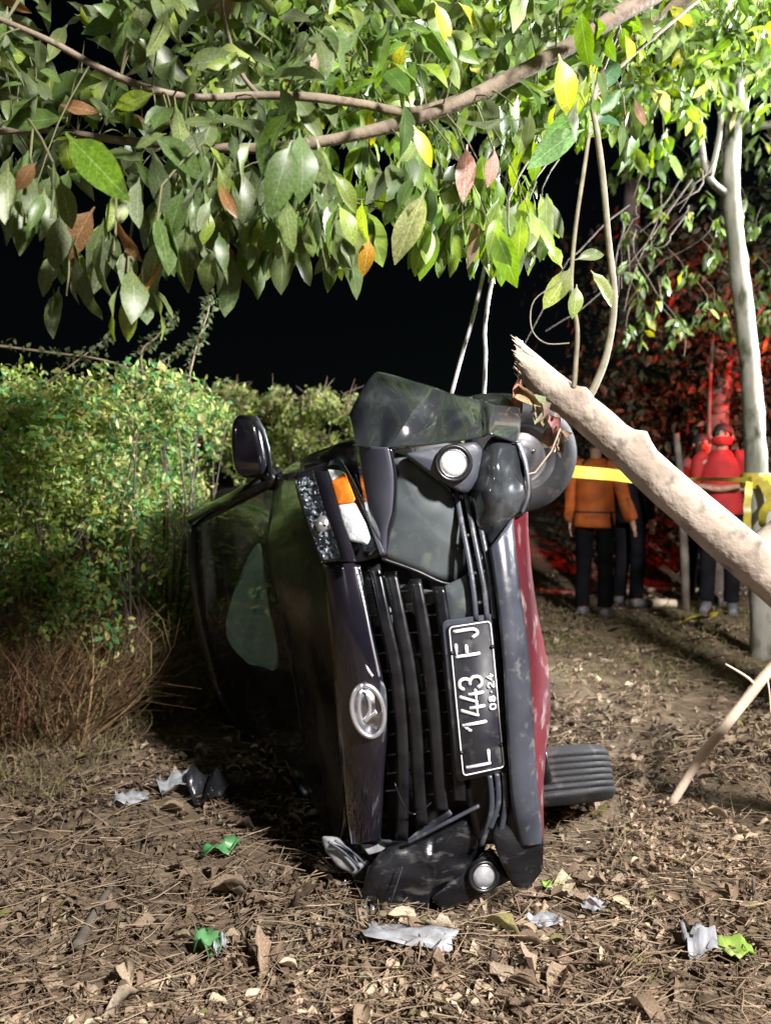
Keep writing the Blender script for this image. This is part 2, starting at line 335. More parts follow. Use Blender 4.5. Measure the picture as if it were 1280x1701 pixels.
# ------------------------------------------------------------------ the car, lying on its right side with the nose to the viewer
LEAN = R(7); O0 = P(792, 1163, 2.13)
AL = Vector((-math.sin(LEAN), 0, math.cos(LEAN))); AU = Vector((-math.cos(LEAN), 0, -math.sin(LEAN))); AB = Vector((0, 1, 0))
def CL(s, h, yb): return O0 + AL * s + AU * h + AB * yb          # car's left, car's up from the plate, backwards
FH = np.array([-.25, -.1, 0, .1, .3, .45, .6]); FD = np.array([.06, 0, 0, .03, .11, .22, .4])
def yf(px, py):
    s = ((px - 792) * -.105 + (py - 1163) * -.9945) / 560; h = ((px - 792) * -.9945 + (py - 1163) * .105) / 560
    return 2.13 + .30 * (abs(s) / .8) ** 3 + float(np.interp(h, FH, FD))
def PF(p, off=0.0): return P(p[0], p[1], (p[2] if len(p) > 2 else yf(p[0], p[1])) + off)
car = thing('wrecked_car', (O0.x, 3.0, 0.0), 'black car with a smashed front lying on its side', 'car')

def dense(pts, n, closed=False, ip=cat_rom):
    return ip([Vector(tuple(p) if len(p) == 3 else (p[0], p[1], yf(p[0], p[1]))) for p in pts], n, closed) if ip is cat_rom else ip([Vector(tuple(p) if len(p) == 3 else (p[0], p[1], yf(p[0], p[1]))) for p in pts], n)

def strip(name, A, B, mat, parent=car, off=0, bulge=0, n=24, k=7, thick=.006, crump=0, ip=cat_rom):
    """panel between two edge lines given in photo pixels on the car's front"""
    a, b = dense(A, n, ip=ip), dense(B, n, ip=ip); V = []
    for i in range(n):
        for j in range(k):
            f = j / (k - 1); q = a[i].lerp(b[i], f); d = off - bulge * (1 - (2 * f - 1) ** 2)
            v = P(q.x, q.y, q.z + d)
            if crump: v.y += crump * noise.noise((v.x * 9, v.z * 9, 2.2)) + crump * .5 * noise.noise((v.x * 23, v.z * 23, 5.2))
            V.append(v)
    return obj(name, V, grid_faces(n, k), mat, parent, solid=thick)

def panel(name, out, mat, parent=car, off=0, bulge=0, n=44, rings=7, lip=.02, crump=0, Y=None, sharp=True):
    """star-shaped panel with a rounded lip, outline in photo pixels"""
    pts = [Vector((p[0], p[1], p[2] if len(p) > 2 else (Y if Y else yf(p[0], p[1])))) for p in out]
    if sharp:
        m = len(pts); o_ = []
        per = [(pts[(i + 1) % m] - pts[i]).xy.length for i in range(m)]; tot = sum(per)
        for i in range(m):
            kk = max(1, round(per[i] / tot * n)); o_ += [pts[i].lerp(pts[(i + 1) % m], q / kk) for q in range(kk)]
        o_ = [(o_[i - 1] + o_[i] * 4 + o_[(i + 1) % len(o_)]) / 6 for i in range(len(o_))]
    else: o_ = cat_rom(pts, n, True)
    n = len(o_); c = sum(o_, Vector()) / n; V = []; F = []
    for r in range(1, rings + 1):
        f = r / rings
        for q in o_:
            w_ = c.lerp(q, f); v = P(w_.x, w_.y, w_.z + off - bulge * (1 - f * f))
            if crump: v.y += crump * noise.noise((v.x * 8, v.z * 8, 4.2)) + crump * .5 * noise.noise((v.x * 21, v.z * 21, 1.2))
            V.append(v)
    for q, ex in ((0, 1), (1, 1)):                                   # lip turned back
        for w_ in o_:
            u = c.lerp(w_, 1 + .012 * (1 - q)); V.append(P(u.x, u.y, w_.z + off + (lip if q else lip * .35)))
    F = grid_faces(rings + 2, n, True); V.append(P(c.x, c.y, c.z + off - bulge)); F += [(len(V) - 1, (j + 1) % n, j) for j in range(n)]
    return obj(name, V, F, mat, parent)

def line(name, pts, r, mat, parent=car, off=-.008, n=24, sides=8, ip=cat_rom):
    return obj(name, *tube([P(q.x, q.y, q.z + off) for q in dense(pts, n, ip=ip)], r, sides), mat, parent)

# body shell -------------------------------------------------------
def ring(yb, wl, wr, h0, h1, notch=False, crown=.03):
    if notch: pts = [(-wr * .62, h0), (wl * .62, h0), (wl * .64, .02), (wl, .06), (wl, h1 - .14), (wl * .9, h1), (0, h1 + crown), (-wr * .9, h1), (-wr, h1 - .14), (-wr, .06), (-wr * .64, .02)]
    else: pts = [(-wr * .8, h0), (wl * .8, h0), (wl * .97, h0 + .06), (wl, h0 + .14), (wl, h1 - .14), (wl * .9, h1), (0, h1 + crown), (-wr * .9, h1), (-wr, h1 - .14), (-wr, h0 + .14), (-wr * .97, h0 + .06)]
    return [CL(s, h, yb) for s, h in pts]
st = [ring(.30, .60, .50, -.20, .28), ring(.42, .70, .56, -.22, .36), ring(.46, .72, .58, -.22, .38, True), ring(1.12, .78, .62, -.22, .52, True), ring(1.16, .78, .62, -.24, .53),
      ring(1.9, .80, .64, -.25, .56), ring(3.0, .80, .64, -.25, .56), ring(3.04, .80, .64, -.22, .56, True), ring(3.6, .79, .63, -.22, .55, True), ring(3.64, .79, .63, -.22, .55), ring(4.0, .70, .58, -.16, .52)]
V = [p for r in st for p in r]; F = grid_faces(len(st), 11, True) + [tuple(range(10, -1, -1)), tuple((len(st) - 1) * 11 + k for k in range(11))]
body = obj('body', V, F, M['paint_dirty'], car, smooth_=False, bevel=.02)
# hood
hood_rows = [[(505, 772, 2.62), (520, 850, 2.46), (545, 935, 2.37), (556, 1040, 2.33), (566, 1140, 2.32), (574, 1250, 2.33), (580, 1340, 2.36), (572, 1400, 2.42)],
             [(485, 780, 2.85), (490, 850, 2.74), (505, 935, 2.69), (515, 1040, 2.67), (525, 1140, 2.67), (535, 1250, 2.68), (545, 1330, 2.7), (548, 1385, 2.74)],
             [(462, 789, 3.12), (455, 850, 3.1), (446, 912, 3.08), (464, 1000, 3.06), (480, 1075, 3.05), (496, 1150, 3.05), (508, 1240, 3.06), (518, 1322, 3.06)]]
hood = obj('hood', *loft([[P(*p) for p in r] for r in hood_rows], 30, 16), M['paint_dirty'], car, solid=.012)
obj('hood_shut_line', *tube([P(q.x - 3, q.y, q.z - .004) for q in cat_rom([Vector(p) for p in hood_rows[0][1:]], 30)], .004, 6), M['black_plastic'], hood)
# windscreen, roof, pillars
top_edge = [(322, 862, 3.85), (322, 930, 3.85), (330, 1010, 3.85), (345, 1080, 3.85), (365, 1150, 3.85), (392, 1195, 3.85), (420, 1225, 3.85), (440, 1240, 3.85)]
ws_a, ws_b = [P(*p) for p in hood_rows[2]], [P(*p) for p in top_edge]
mid = [a.lerp(b, .5) + Vector((.035, -.03, 0)) for a, b in zip(ws_a, ws_b)]
windscreen = obj('windscreen', *loft([ws_a, mid, ws_b], 24, 10), M['glass'], car)
for e, (a, b) in (('left', (ws_a[0], ws_b[0])), ('right', (ws_a[-1], ws_b[-1]))):
    obj('pillar', *tube([a + Vector((0, .01, 0)), a.lerp(b, .5) + Vector((.03, -.02, .01)), b], [.035, .035, .04], 10), M['paint_dirty'], car)
obj('cowl', *tube(cat_rom(ws_a, 16), .014, 8), M['black_plastic'], car)
obj('roof_rail', *tube(cat_rom(ws_b, 16), .03, 8), M['paint_dirty'], car)
zt = ws_b[0].z
roof = [[p for p in ws_b]] + [[p + Vector((-.06 * (1 - abs(2 * i / 7 - 1)) - dx, dy, 0)) for i, p in enumerate(ws_b)] for dx, dy in ((.05, .5), (.07, 1.2), (.02, 2.0))]
obj('roof', *loft(roof, 16, 12), M['paint'], car, solid=.01)
obj('headliner', *loft([[p + Vector((.03, .02, 0)) for p in r_] for r_ in roof], 16, 12), M['interior'], car)
for i, (y0, y1) in enumerate(((.25, .95), (1.05, 1.7))):                 # windows of the upper side
    q = [ws_b[0] + Vector((0, y0, .005)), ws_b[0] + Vector((0, y1, .005)), CL(.78, .56, 1.72 + y1), CL(.78, .56, 1.72 + y0 - (.6 if i == 0 else 0))]
    obj('window', q, [(0, 1, 2, 3)], M['glass'], car)
for y0 in (1.0, 1.85):
    obj('pillar', *tube([ws_b[0] + Vector((0, y0, 0)), CL(.78, .56, 1.72 + y0)], .035, 8), M['paint'], car)
obj('tailgate', [ws_b[0] + Vector((0, 2.0, 0)), ws_b[-1] + Vector((0, 2.0, 0)), CL(-.58, .52, 4.0), CL(.70, .52, 4.0)], [(0, 1, 2, 3)], M['paint'], car, solid=.02)
obj('dashboard', *tube([CL(.62, .47, 1.15), CL(0, .49, 1.12), CL(-.5, .47, 1.15)], .12, 12), M['interior'], car)
for s_ in (.34, -.26):
    sx = obj('seat', *box(CL(s_, .72, 2.15), AL * .22, AU * .34, AB * .09), M['interior'], car, smooth_=False, bevel=.05)
obj('rear_seat', *box(CL(.04, .60, 2.35), AL * .66, AU * .58, AB * .10), M['interior'], car, smooth_=False, bevel=.06)
obj('door_skin', [CL(-.64, .5, 1.3), CL(-.64, .5, 3.8), ws_b[-1] + Vector((0, 1.9, 0)), ws_b[-1]], [(0, 1, 2, 3)], M['paint_dirty'], car, solid=.02)
# pale cushion behind the windscreen
out = [(436, 905), (444, 950), (452, 1010), (462, 1060), (466, 1108), (440, 1106), (408, 1093), (386, 1068), (380, 1040), (388, 1000), (402, 960), (420, 920)]
panel('airbag', [(x - 4, y, 3.21 + (470 - x) / 140 * .79) for x, y in out], M['airbag'], bulge=.03, lip=.09, sharp=False, crump=.07)
# door mirror
mc = P(414, 742, 3.12)
Vm = []; nA, nB = 20, 14
for i in range(nB):
    ph = math.pi * (i + .0) / (nB - 1)
    for k in range(nA):
        th = 2 * math.pi * k / nA; sg = lambda v, e: math.copysign(abs(v) ** e, v)
        x = sg(math.sin(ph), .6) * sg(math.cos(th), .6) * .068; y = sg(math.sin(ph), .6) * sg(math.sin(th), .6) * .06; z = sg(math.cos(ph), .7) * .128
        x *= 1 - .12 * (z / .128); Vm.append(mc + Vector((x - .10 * z, y, z)))
mir = obj('mirror', Vm, grid_faces(nB, nA, True), M['paint'], car)
obj('mirror_glass', *box(mc + Vector((0, .058, 0)), Vector((.05, 0, 0)), Vector((0, .004, 0)), Vector((-.01, 0, .10))), M['chrome_dull'], mir, smooth_=False)
obj('mirror_band', *tube([P(q[0], q[1], 3.06) for q in ((424, 692), (436, 715), (444, 745), (449, 775))], [.008, .011, .011, .008], 8), M['plastic'], mir)
obj('mirror_arm', *tube([P(436, 765, 3.12), P(450, 790, 3.12), P(458, 806, 3.1)], [.03, .028, .035], 10), M['black_plastic'], mir)
# upper fender edge and its dark inside
fe = [(591, 733, 2.46), (566, 738, 2.52), (542, 747, 2.62), (502, 764, 2.85), (462, 789, 3.12)]
fi = [(600, 800, 2.50), (570, 782, 2.50), (545, 775, 2.52), (510, 775, 2.63), (462, 800, 3.10)]
fender = strip('fender', fe, fi, M['paint_dirty'], thick=.008, n=20)
obj('fender_edge', *tube([P(*q) for q in cat_rom([Vector(p) for p in fe], 20)], .006, 6), M['plastic'], fender)
strip('inner_fender', [(591, 733, 2.62), (602, 790, 2.6), (622, 880, 2.5), (640, 930, 2.42)], [(545, 772, 2.62), (575, 800, 2.6), (605, 870, 2.5), (630, 925, 2.42)], M['black_plastic'], off=.02)
# headlight ---------------------------------------------------------
hl = panel('headlight', [(486, 790), (520, 776), (541, 768), (562, 764), (592, 812), (634, 916), (626, 927), (592, 934), (535, 938), (508, 872)], M['black_plastic'], off=-0.035, lip=.16)
panel('reflector', [(490, 799), (519, 789), (540, 850), (564, 922), (560, 929), (535, 931), (512, 870), (497, 820)], M['reflector'], hl, off=-0.078, bulge=-.006, crump=.012, n=70, rings=9)
fc = Bag()
for _ in range(46):
    u, v_ = random.random(), random.random(); x_ = 494 + 40 * u + 22 * v_ - 4 * u * v_; y_ = 800 + 125 * u - 8 * v_; c_ = PF((x_, y_), -.088); a_ = Vector((random.gauss(0, 1), random.gauss(0, .6), random.gauss(0, 1))).normalized() * random.uniform(.006, .015); b_ = a_.cross(Vector((random.gauss(0, .5), -1, random.gauss(0, .5)))).normalized() * random.uniform(.003, .009)
    fc.add(([c_ - a_ - b_, c_ + a_ - b_, c_ + a_ + b_, c_ - a_ + b_, c_ + Vector((0, .004, 0))], [(0, 1, 2, 3), (0, 4, 1), (1, 4, 2), (2, 4, 3), (3, 4, 0)]))
o = obj('reflector_facets', fc.V, fc.F, M['crystal'], hl, smooth_=False); o['kind'] = 'stuff'
obj('reflector_bowl', *lathe([(.030, 0), (.026, .012), (.016, .02), (.004, .024)], PF((540, 872), -.075), (0, -1, 0), 20), M['chrome'], hl)
panel('reflector_end', [(537, 912), (560, 905), (564, 925), (541, 929)], M['clear_lens'], hl, off=-0.072, lip=.01)
panel('turn_signal', [(550, 800), (573, 785), (590, 829), (586, 836), (561, 839)], M['amber'], hl, off=-0.098, bulge=.01, lip=.03)
panel('turn_signal_tip', [(544, 780), (563, 781), (572, 785), (551, 799)], M['clear_lens'], hl, off=-0.096, bulge=.005, lip=.03)
panel('side_lamp', [(561, 839), (589, 835), (607, 869), (615, 894), (610, 905), (580, 898), (569, 868)], M['clear_lens'], hl, off=-0.098, bulge=.012, lip=.03)
strip('lamp_bezel', [(547, 766), (566, 765), (593, 812), (618, 866), (638, 918)], [(544, 773), (562, 773), (590, 820), (614, 872), (630, 922)], M['plastic'], hl, off=-0.080, k=4)
strip('lamp_divider', [(520, 782), (536, 840), (558, 900), (566, 932)], [(545, 785), (562, 838), (580, 896), (592, 934)], M['paint'], hl, off=-0.086, bulge=.012)
obj('lamp_cover', *loft([[PF((p[0], p[1]), -.092) for p in r] for r in ([(487, 792), (508, 862), (534, 934)], [(520, 778), (540, 850), (566, 930)], [(546, 772), (584, 850), (600, 905)])], 12, 8), M['lensglass'], hl, solid=.003)
# hood garnish, chrome lines, emblem --------------------------------
gar = strip('grille_garnish', [(545, 936), (556, 1040), (566, 1140), (574, 1250), (581, 1340), (590, 1400)], [(593, 938), (613, 1040), (634, 1130), (640, 1200), (632, 1300), (626, 1392)], M['paint'], bulge=.03, n=40, k=12, thick=.02)
line('chrome_line', [(574, 955), (585, 1000), (596, 1055), (606, 1098), (612, 1114), (619, 1124)], .005, M['chrome'], gar, -.037)
line('chrome_line', [(594, 953), (606, 1010), (617, 1065), (630, 1124)], .0042, M['chrome'], gar, -.022)
line('hood_edge_trim', [(551, 1000), (560, 1080), (566, 1140), (570, 1200)], .0025, M['chrome_dull'], gar, -.006)
panel('emblem_mount', [(600, 1128), (634, 1132), (642, 1165), (640, 1215), (630, 1238), (596, 1238), (582, 1200), (584, 1155)], M['plastic'], gar, off=-.024, bulge=.01, lip=.02, sharp=False)
ec = PF((611, 1181), -.052); ea = AL * .077 + AU * .004; eb = AU * .046
em = obj('emblem', *(lambda n: ([ec + AB * .008] + [ec + AB * .008 + ea * math.cos(2 * math.pi * k / n) + eb * math.sin(2 * math.pi * k / n) for k in range(n)], [(0, 1 + (k + 1) % n, 1 + k) for k in range(n)]))(32), M['chrome_dull'], gar, solid=.008)
obj('emblem_ring', *tube([ec + ea * math.cos(2 * math.pi * k / 32) + eb * math.sin(2 * math.pi * k / 32) for k in range(33)], .0075, 8), M['chrome'], gar)
eb_ = Bag()
for pts, r in (([(599, 1147), (596, 1168), (598, 1192), (606, 1206)], .0055), ([(608, 1150), (614, 1170), (612, 1186), (604, 1197)], .0055), ([(606, 1199), (615, 1190), (626, 1183)], .006), ([(599, 1147), (608, 1150)], .005)):
    eb_.add(tube([P(q[0], q[1], ec.y - .002) for q in cat_rom([Vector((*p, 0)) for p in pts], 9)], r, 6))
obj('emblem_logo', eb_.V, eb_.F, M['chrome'], em)
# grille ------------------------------------------------------------
gr = obj('grille', *loft([[PF(p, .09) for p in r] for r in ([(596, 925), (620, 1050), (640, 1180), (645, 1300), (640, 1400)], [(780, 960), (800, 1050), (830, 1180), (845, 1300), (850, 1400)])], 8, 4), M['interior'], car, solid=.02)
sl = [[(623, 938), (640, 1020), (659, 1110), (668, 1200), (671, 1300), (669, 1391)], [(651, 950), (667, 1030), (682, 1110), (692, 1200), (697, 1300), (702, 1366)],
      [(691, 962), (704, 1030), (715, 1110), (724, 1200), (731, 1300), (736, 1342)], [(730, 974), (740, 1040), (748, 1110), (757, 1200), (763, 1300), (764, 1325)]]
for q in sl:
    s_ = strip('slat', [(x - 8, y) for x, y in q], [(x + 8, y) for x, y in q], M['black_plastic'], gr, off=.008, bulge=.004, k=4, thick=.016, n=22)
    line('slat_glint', [(x - 8, y) for x, y in q[:5]], .0019, M['chrome_dull'], s_, -.003)  # bright line added as the lit left edge of each slat
def slx(k, y): return float(np.interp(y, [p[1] for p in sl[k]], [p[0] for p in sl[k]]))
def edge0(y): return float(np.interp(y, [940, 1040, 1130, 1200, 1300, 1390], [598, 618, 638, 646, 640, 634]))
for k in range(5):
    for i, y in enumerate(range(985, 1345, 33)):
        x0 = edge0(y) if k == 0 else slx(k - 1, y) + 6; x1 = slx(k, y) - 6 if k < 4 else slx(3, y) + 6
        if k == 4 or i == 99 or x1 - x0 < 8: continue
        yy = y + 4 * math.sin(k * 2.1 + i)
        line('mesh_bar', [(x0, yy + 2), (x1, yy - 2)], .0040, M['satin'], gr, .014, n=3, sides=6, ip=lin)
for k, (y0, y1) in enumerate(((945, 1040), (955, 1004), (968, 1000), (978, 1000))):     # torn filler plates at the upper end of the grille
    a0 = edge0(y0) if k == 0 else slx(k - 1, y0) + 7; a1 = slx(k, y0) - 7; b0 = edge0(y1) if k == 0 else slx(k - 1, y1) + 7; b1 = slx(k, y1) - 7
    panel('filler_plate', [(a0, y0), (a1, y0 + 4), (b1, y1), (b0, y1 + 4)], M['panel'], gr, off=.025, lip=.01, n=16, rings=3)
for x0, y0, x1, y1 in ((627, 1010, 650, 1080), (655, 1000, 672, 1050), (690, 1008, 702, 1030), (672, 1155, 690, 1180), (704, 1148, 720, 1170), (650, 1150, 660, 1230), (655, 1260, 663, 1330), (676, 1245, 690, 1330)):
    panel('radiator_bracket', [(x0, y0), (x1, y0 - 4), (x1 + 6, y1 - 4), (x0 + 6, y1)], M['plastic'], gr, off=.055, lip=.01, n=16, rings=3)
# lower grey moulding, lattice strip and edge tinted with red glow ----------------------
lip_l = [(815, 912), (823, 960), (830, 1010), (838, 1098), (843, 1190), (847, 1270), (852, 1330), (862, 1380), (868, 1400)]
lip_r = [(846, 862), (852, 930), (860, 1000), (870, 1068), (875, 1130), (879, 1187), (885, 1290), (893, 1370), (893, 1400)]
lipo = strip('bumper_lip', lip_l, lip_r, M['plastic'], off=-.03, bulge=.018, n=40, k=8, thick=.012)
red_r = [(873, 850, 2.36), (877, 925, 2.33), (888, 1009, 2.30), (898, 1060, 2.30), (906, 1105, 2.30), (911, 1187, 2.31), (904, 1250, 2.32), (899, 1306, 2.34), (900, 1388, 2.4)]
strip('bumper_underside', [(x, y, yf(x, y) - .028) for x, y in lip_r[:-1]] + [(896, 1400, 2.25)], red_r, M['red_glow_under'], bulge=.012, n=40, k=7, crump=.012)
panel('underside_slot', [(889, 1120), (893, 1128), (900, 1180), (897, 1208), (893, 1195)], M['interior'], off=.05, lip=.01, Y=2.19)
# backing between grille and lip
strip('lower_bumper', [(742, 820, 2.33), (770, 940, 2.26), (742, 1040), (760, 1200), (770, 1300), (790, 1400)], [(800, 830, 2.33), (830, 940), (838, 1040), (846, 1200), (852, 1300), (868, 1400)], M['black_plastic'], off=.03, n=30)
for q in ([(757, 818), (768, 880), (778, 930), (786, 985), (790, 1030)], [(772, 816), (784, 880), (795, 935), (804, 985), (808, 1030)], [(786, 818), (800, 890), (812, 950), (820, 1028)], [(812, 1285), (815, 1340), (800, 1400)], [(824, 1282), (826, 1330), (814, 1372)], [(836, 1280), (838, 1330), (830, 1380)]):
    strip('lattice_bar', [(x - 4, y) for x, y in q], [(x + 4, y) for x, y in q], M['plastic'], off=-.004, k=3, thick=.015, n=14)
for x, y, w_ in ((764, 890, 26), (776, 952, 30), (790, 1000, 28), (786, 920, 20), (814, 1310, 22), (816, 1355, 20)):
    line('lattice_bar', [(x, y + 2), (x + w_, y - 3)], .005, M['plastic'], off=-.004, n=3, ip=lin)
panel('lower_grille_plate', [(735, 975), (776, 955), (786, 1000), (792, 1032), (744, 1038)], M['panel'], off=.012, bulge=.012, lip=.02)
# number plate ---------------------------------------------------------
pc = [P(766, 1291, 2.115), P(840, 1275, 2.12), P(816, 1028, 2.12), P(742, 1039, 2.115)]       # BL(image) BR TR TL
def PL(t, v, off=0):                                              # t along the text, v from the tops of the letters to their feet
    a = pc[0].lerp(pc[3], t); b = pc[1].lerp(pc[2], t); return a.lerp(b, v) + Vector((0, -off, 0))
def rrect(t0, t1, v0, v1, r, off, n=5):
    asp = .315; out = []
    for (ct, cv, a0) in ((t1 - r * asp, v1 - r, 0), (t0 + r * asp, v1 - r, 90), (t0 + r * asp, v0 + r, 180), (t1 - r * asp, v0 + r, 270)):
        for k in range(n):
            a = R(a0 + 90 * k / (n - 1)); out.append(PL(ct + math.cos(a) * r * asp, cv + math.sin(a) * r, off))
    return out
holder = obj('plate_holder', rrect(-.03, 1.03, -.10, 1.12, .12, -.004), [tuple(range(20))], M['plastic'], car, smooth_=False, solid=.012, soff=-1)
plate = obj('number_plate', rrect(0, 1, 0, 1, .08, .004), [tuple(range(20))], M['plate'], car, smooth_=False, solid=.003, soff=-1)
bo = rrect(.012, .988, .04, .96, .08, .0055); Vb, Fb = tube(bo + bo[:2], .0022, 6); obj('plate_border', Vb, Fb, M['plate_white'], plate)
for t_ in (.165, .82):
    for v_ in (.05, .95): obj('plate_bolt', *lathe([(.006, 0), (.006, .004), (.001, .006)], PL(t_, v_, .004), (0, -1, 0), 12), M['black_plastic'], plate)
G = {'L': [[(0, 1), (0, 0), (.95, 0)]], '1': [[(.05, .72), (.6, 1), (.6, 0)]], '4': [[(.62, 1), (0, .32), (1, .32)], [(.72, .6), (.72, 0)]],
     '3': [[(.02, .86), (.3, 1), (.75, .98), (.92, .78), (.75, .56), (.4, .54)], [(.6, .55), (.95, .38), (.9, .12), (.55, 0), (.2, .02), (.0, .16)]],
     'F': [[(.95, 1), (0, 1), (0, 0)], [(0, .54), (.75, .54)]], 'J': [[(.85, 1), (.85, .25), (.65, .02), (.3, .0), (.05, .2)]],
     '0': [[(.5, 1), (.08, .8), (.08, .2), (.5, 0), (.92, .2), (.92, .8), (.5, 1)]], '8': [[(.5, .54), (.1, .74), (.5, 1), (.9, .74), (.5, .54), (.02, .26), (.5, 0), (.98, .26), (.5, .54)]],
     '2': [[(.05, .8), (.4, 1), (.9, .82), (.75, .5), (0, 0), (1, 0)]]}
def glyph(ch, t0, t1, v0, v1, r, par):
    b = Bag()
    for st_ in G[ch]:
        pts = [Vector((x, y, 0)) for x, y in st_]
        pts = cat_rom(pts, len(pts) * 5) if ch in '30J82' and len(st_) > 3 else pts
        b.add(tube([PL(t0 + (t1 - t0) * p.x, v1 + (v0 - v1) * p.y, .0062) for p in pts], r, 8))
        for p in (pts[0], pts[-1]):
            b.add(lathe([(r, -r * .3), (r * .9, r * .4), (r * .3, r)], PL(t0 + (t1 - t0) * p.x, v1 + (v0 - v1) * p.y, .0062), (0, -1, 0), 8))
        if ch in 'L14F':
            for p in pts[1:-1]: b.add(lathe([(r, -r * .3), (r * .9, r * .4), (r * .3, r)], PL(t0 + (t1 - t0) * p.x, v1 + (v0 - v1) * p.y, .0062), (0, -1, 0), 8))
    return obj('plate_character', b.V, b.F, M['plate_white'], par)
for ch, a, b_ in (('L', .06, .145), ('1', .295, .365), ('4', .39, .462), ('4', .48, .552), ('3', .572, .645), ('F', .79, .87), ('J', .90, .965)):
    glyph(ch, a, b_, .15, .64, .0051, plate)
for ch, a, b_ in (('0', .408, .442), ('8', .460, .495), ('2', .552, .587), ('4', .604, .640)): glyph(ch, a, b_, .765, .895, .003, plate)
obj('plate_character', *lathe([(.003, -.001), (.003, .002), (.001, .003)], PL(.524, .83, .006), (0, -1, 0), 10), M['plate_white'], plate)
# torn upper corner ------------------------------------------------------
rows = [[(580, 692, 2.46), (600, 652, 2.44), (627, 619, 2.44), (712, 642, 2.36), (735, 650, 2.42), (755, 657, 2.36), (795, 664, 2.44), (817, 672, 2.34), (862, 678, 2.40)],
        [(585, 708, 2.42), (604, 685, 2.39), (632, 660, 2.38), (694, 672, 2.27), (728, 680, 2.34), (768, 685, 2.26), (798, 688, 2.36), (814, 692, 2.24), (864, 696, 2.30)],
        [(589, 724, 2.37), (608, 714, 2.34), (636, 702, 2.32), (672, 706, 2.20), (722, 712, 2.27), (784, 710, 2.19), (802, 708, 2.28), (812, 708, 2.17), (863, 714, 2.22)],
        [(592, 742, 2.32), (612, 744, 2.27), (632, 745, 2.24), (648, 744, 2.19), (715, 739, 2.19), (770, 732, 2.17), (803, 726, 2.16), (813, 722, 2.11), (858, 737, 2.17)]]
mY = [[sum(q[2] for q in r) / 9 for r in rows][i] for i in range(4)]
rows = [[(q[0], q[1], mY[i] + (q[2] - mY[i]) * .62) for q in r] for i, r in enumerate(rows)]
V, F = loft([[P(*p) for p in r] for r in rows], 65, 25, lambda a, n: [x.lerp(y, .55) for x, y in zip(lin(a, n), cat_rom(a, n))])
for v in V: v.y += .010 * noise.noise((v.x * 8, v.z * 8, 9.2))
torn = obj('torn_bumper', V, F, M['torn_paint'], car, solid=.004); torn.data.set_sharp_from_angle(angle=R(24))
torn['label'] = 'crumpled upper corner of the bumper, torn upwards'
strip('bumper_return', [(592, 740, 2.31), (600, 790, 2.29), (611, 850, 2.26), (622, 888, 2.25), (636, 926, 2.24)], [(646, 743, 2.20), (654, 790, 2.19), (652, 845, 2.19), (643, 880, 2.20), (638, 920, 2.22)], M['satin'], torn, bulge=.015, n=26, k=9)
strip('bumper_fold', [(646, 743, 2.20), (654, 790, 2.19), (652, 845, 2.19), (643, 880, 2.20), (637, 922, 2.22)], [(655, 752, 2.25), (659, 800, 2.25), (657, 855, 2.25), (648, 890, 2.25), (640, 922, 2.24)], M['paint'], torn, n=20, k=4)
panel('bumper_inset', [(651, 750), (672, 757), (748, 814), (764, 881), (778, 945), (774, 955), (760, 964), (735, 964), (638, 926), (634, 903), (651, 861), (656, 800)], M['panel'], torn, off=.0, bulge=.018, lip=.05, Y=2.235, n=70, rings=8, crump=.008)
line('inset_rim', [(634, 928, 2.2), (690, 948, 2.2), (735, 968, 2.2), (762, 967, 2.2), (781, 946, 2.2), (768, 884, 2.2)], .005, M['black_plastic'], torn, -.004, n=30)
panel('fog_lamp_bezel', [(672, 754), (729, 742), (790, 734), (801, 747), (792, 795), (778, 818), (766, 818), (746, 808), (705, 779)], M['plastic'], torn, Y=2.17, bulge=.012, lip=.045)
def foglamp(px, py, Y, r, mat, par, ax):
    c = P(px, py, Y); ax = Vector(ax).normalized()
    f = obj('fog_lamp', *lathe([(r * 1.45, .0), (r * 1.5, .012), (r * 1.3, .016), (r * 1.1, .006), (r * 1.02, -.01)], c, ax, 36), M['black_plastic'], par)
    obj('fog_lens', *lathe([(r * 1.04, .0), (r * .98, .008), (r * .8, .014), (r * .45, .019), (0.0005, .021)], c, ax, 30), mat, f)
    obj('fog_ring', *lathe([(r * 1.0, .006), (r * 1.06, .012), (r * 1.12, .008)], c, ax, 30), M['chrome_dull'], f)
foglamp(752, 770, 2.165, .036, M['fog_lens'], torn, (.05, -1, .05))
panel('bumper_corner', [(801, 747), (815, 726), (828, 724), (857, 737), (869, 775), (873, 822), (861, 850), (845, 862), (830, 900), (816, 912), (792, 876), (782, 822)], M['torn_paint'], torn, Y=2.2, bulge=.06, lip=.06, crump=.03, n=60, rings=9)
strip('corner_edge', [(856, 735, 2.19), (868, 770, 2.19), (874, 820, 2.2), (864, 852, 2.2)], [(862, 733, 2.3), (874, 770, 2.3), (880, 820, 2.3), (868, 852, 2.3)], M['plastic'], torn, n=16, k=4)
strip('wheel_arch_liner', [(770, 660, 2.5), (800, 654, 2.5), (835, 653, 2.5), (862, 657, 2.5)], [(770, 690, 2.42), (800, 690, 2.4), (835, 690, 2.4), (864, 690, 2.4)], M['scuffed'], torn, k=5)
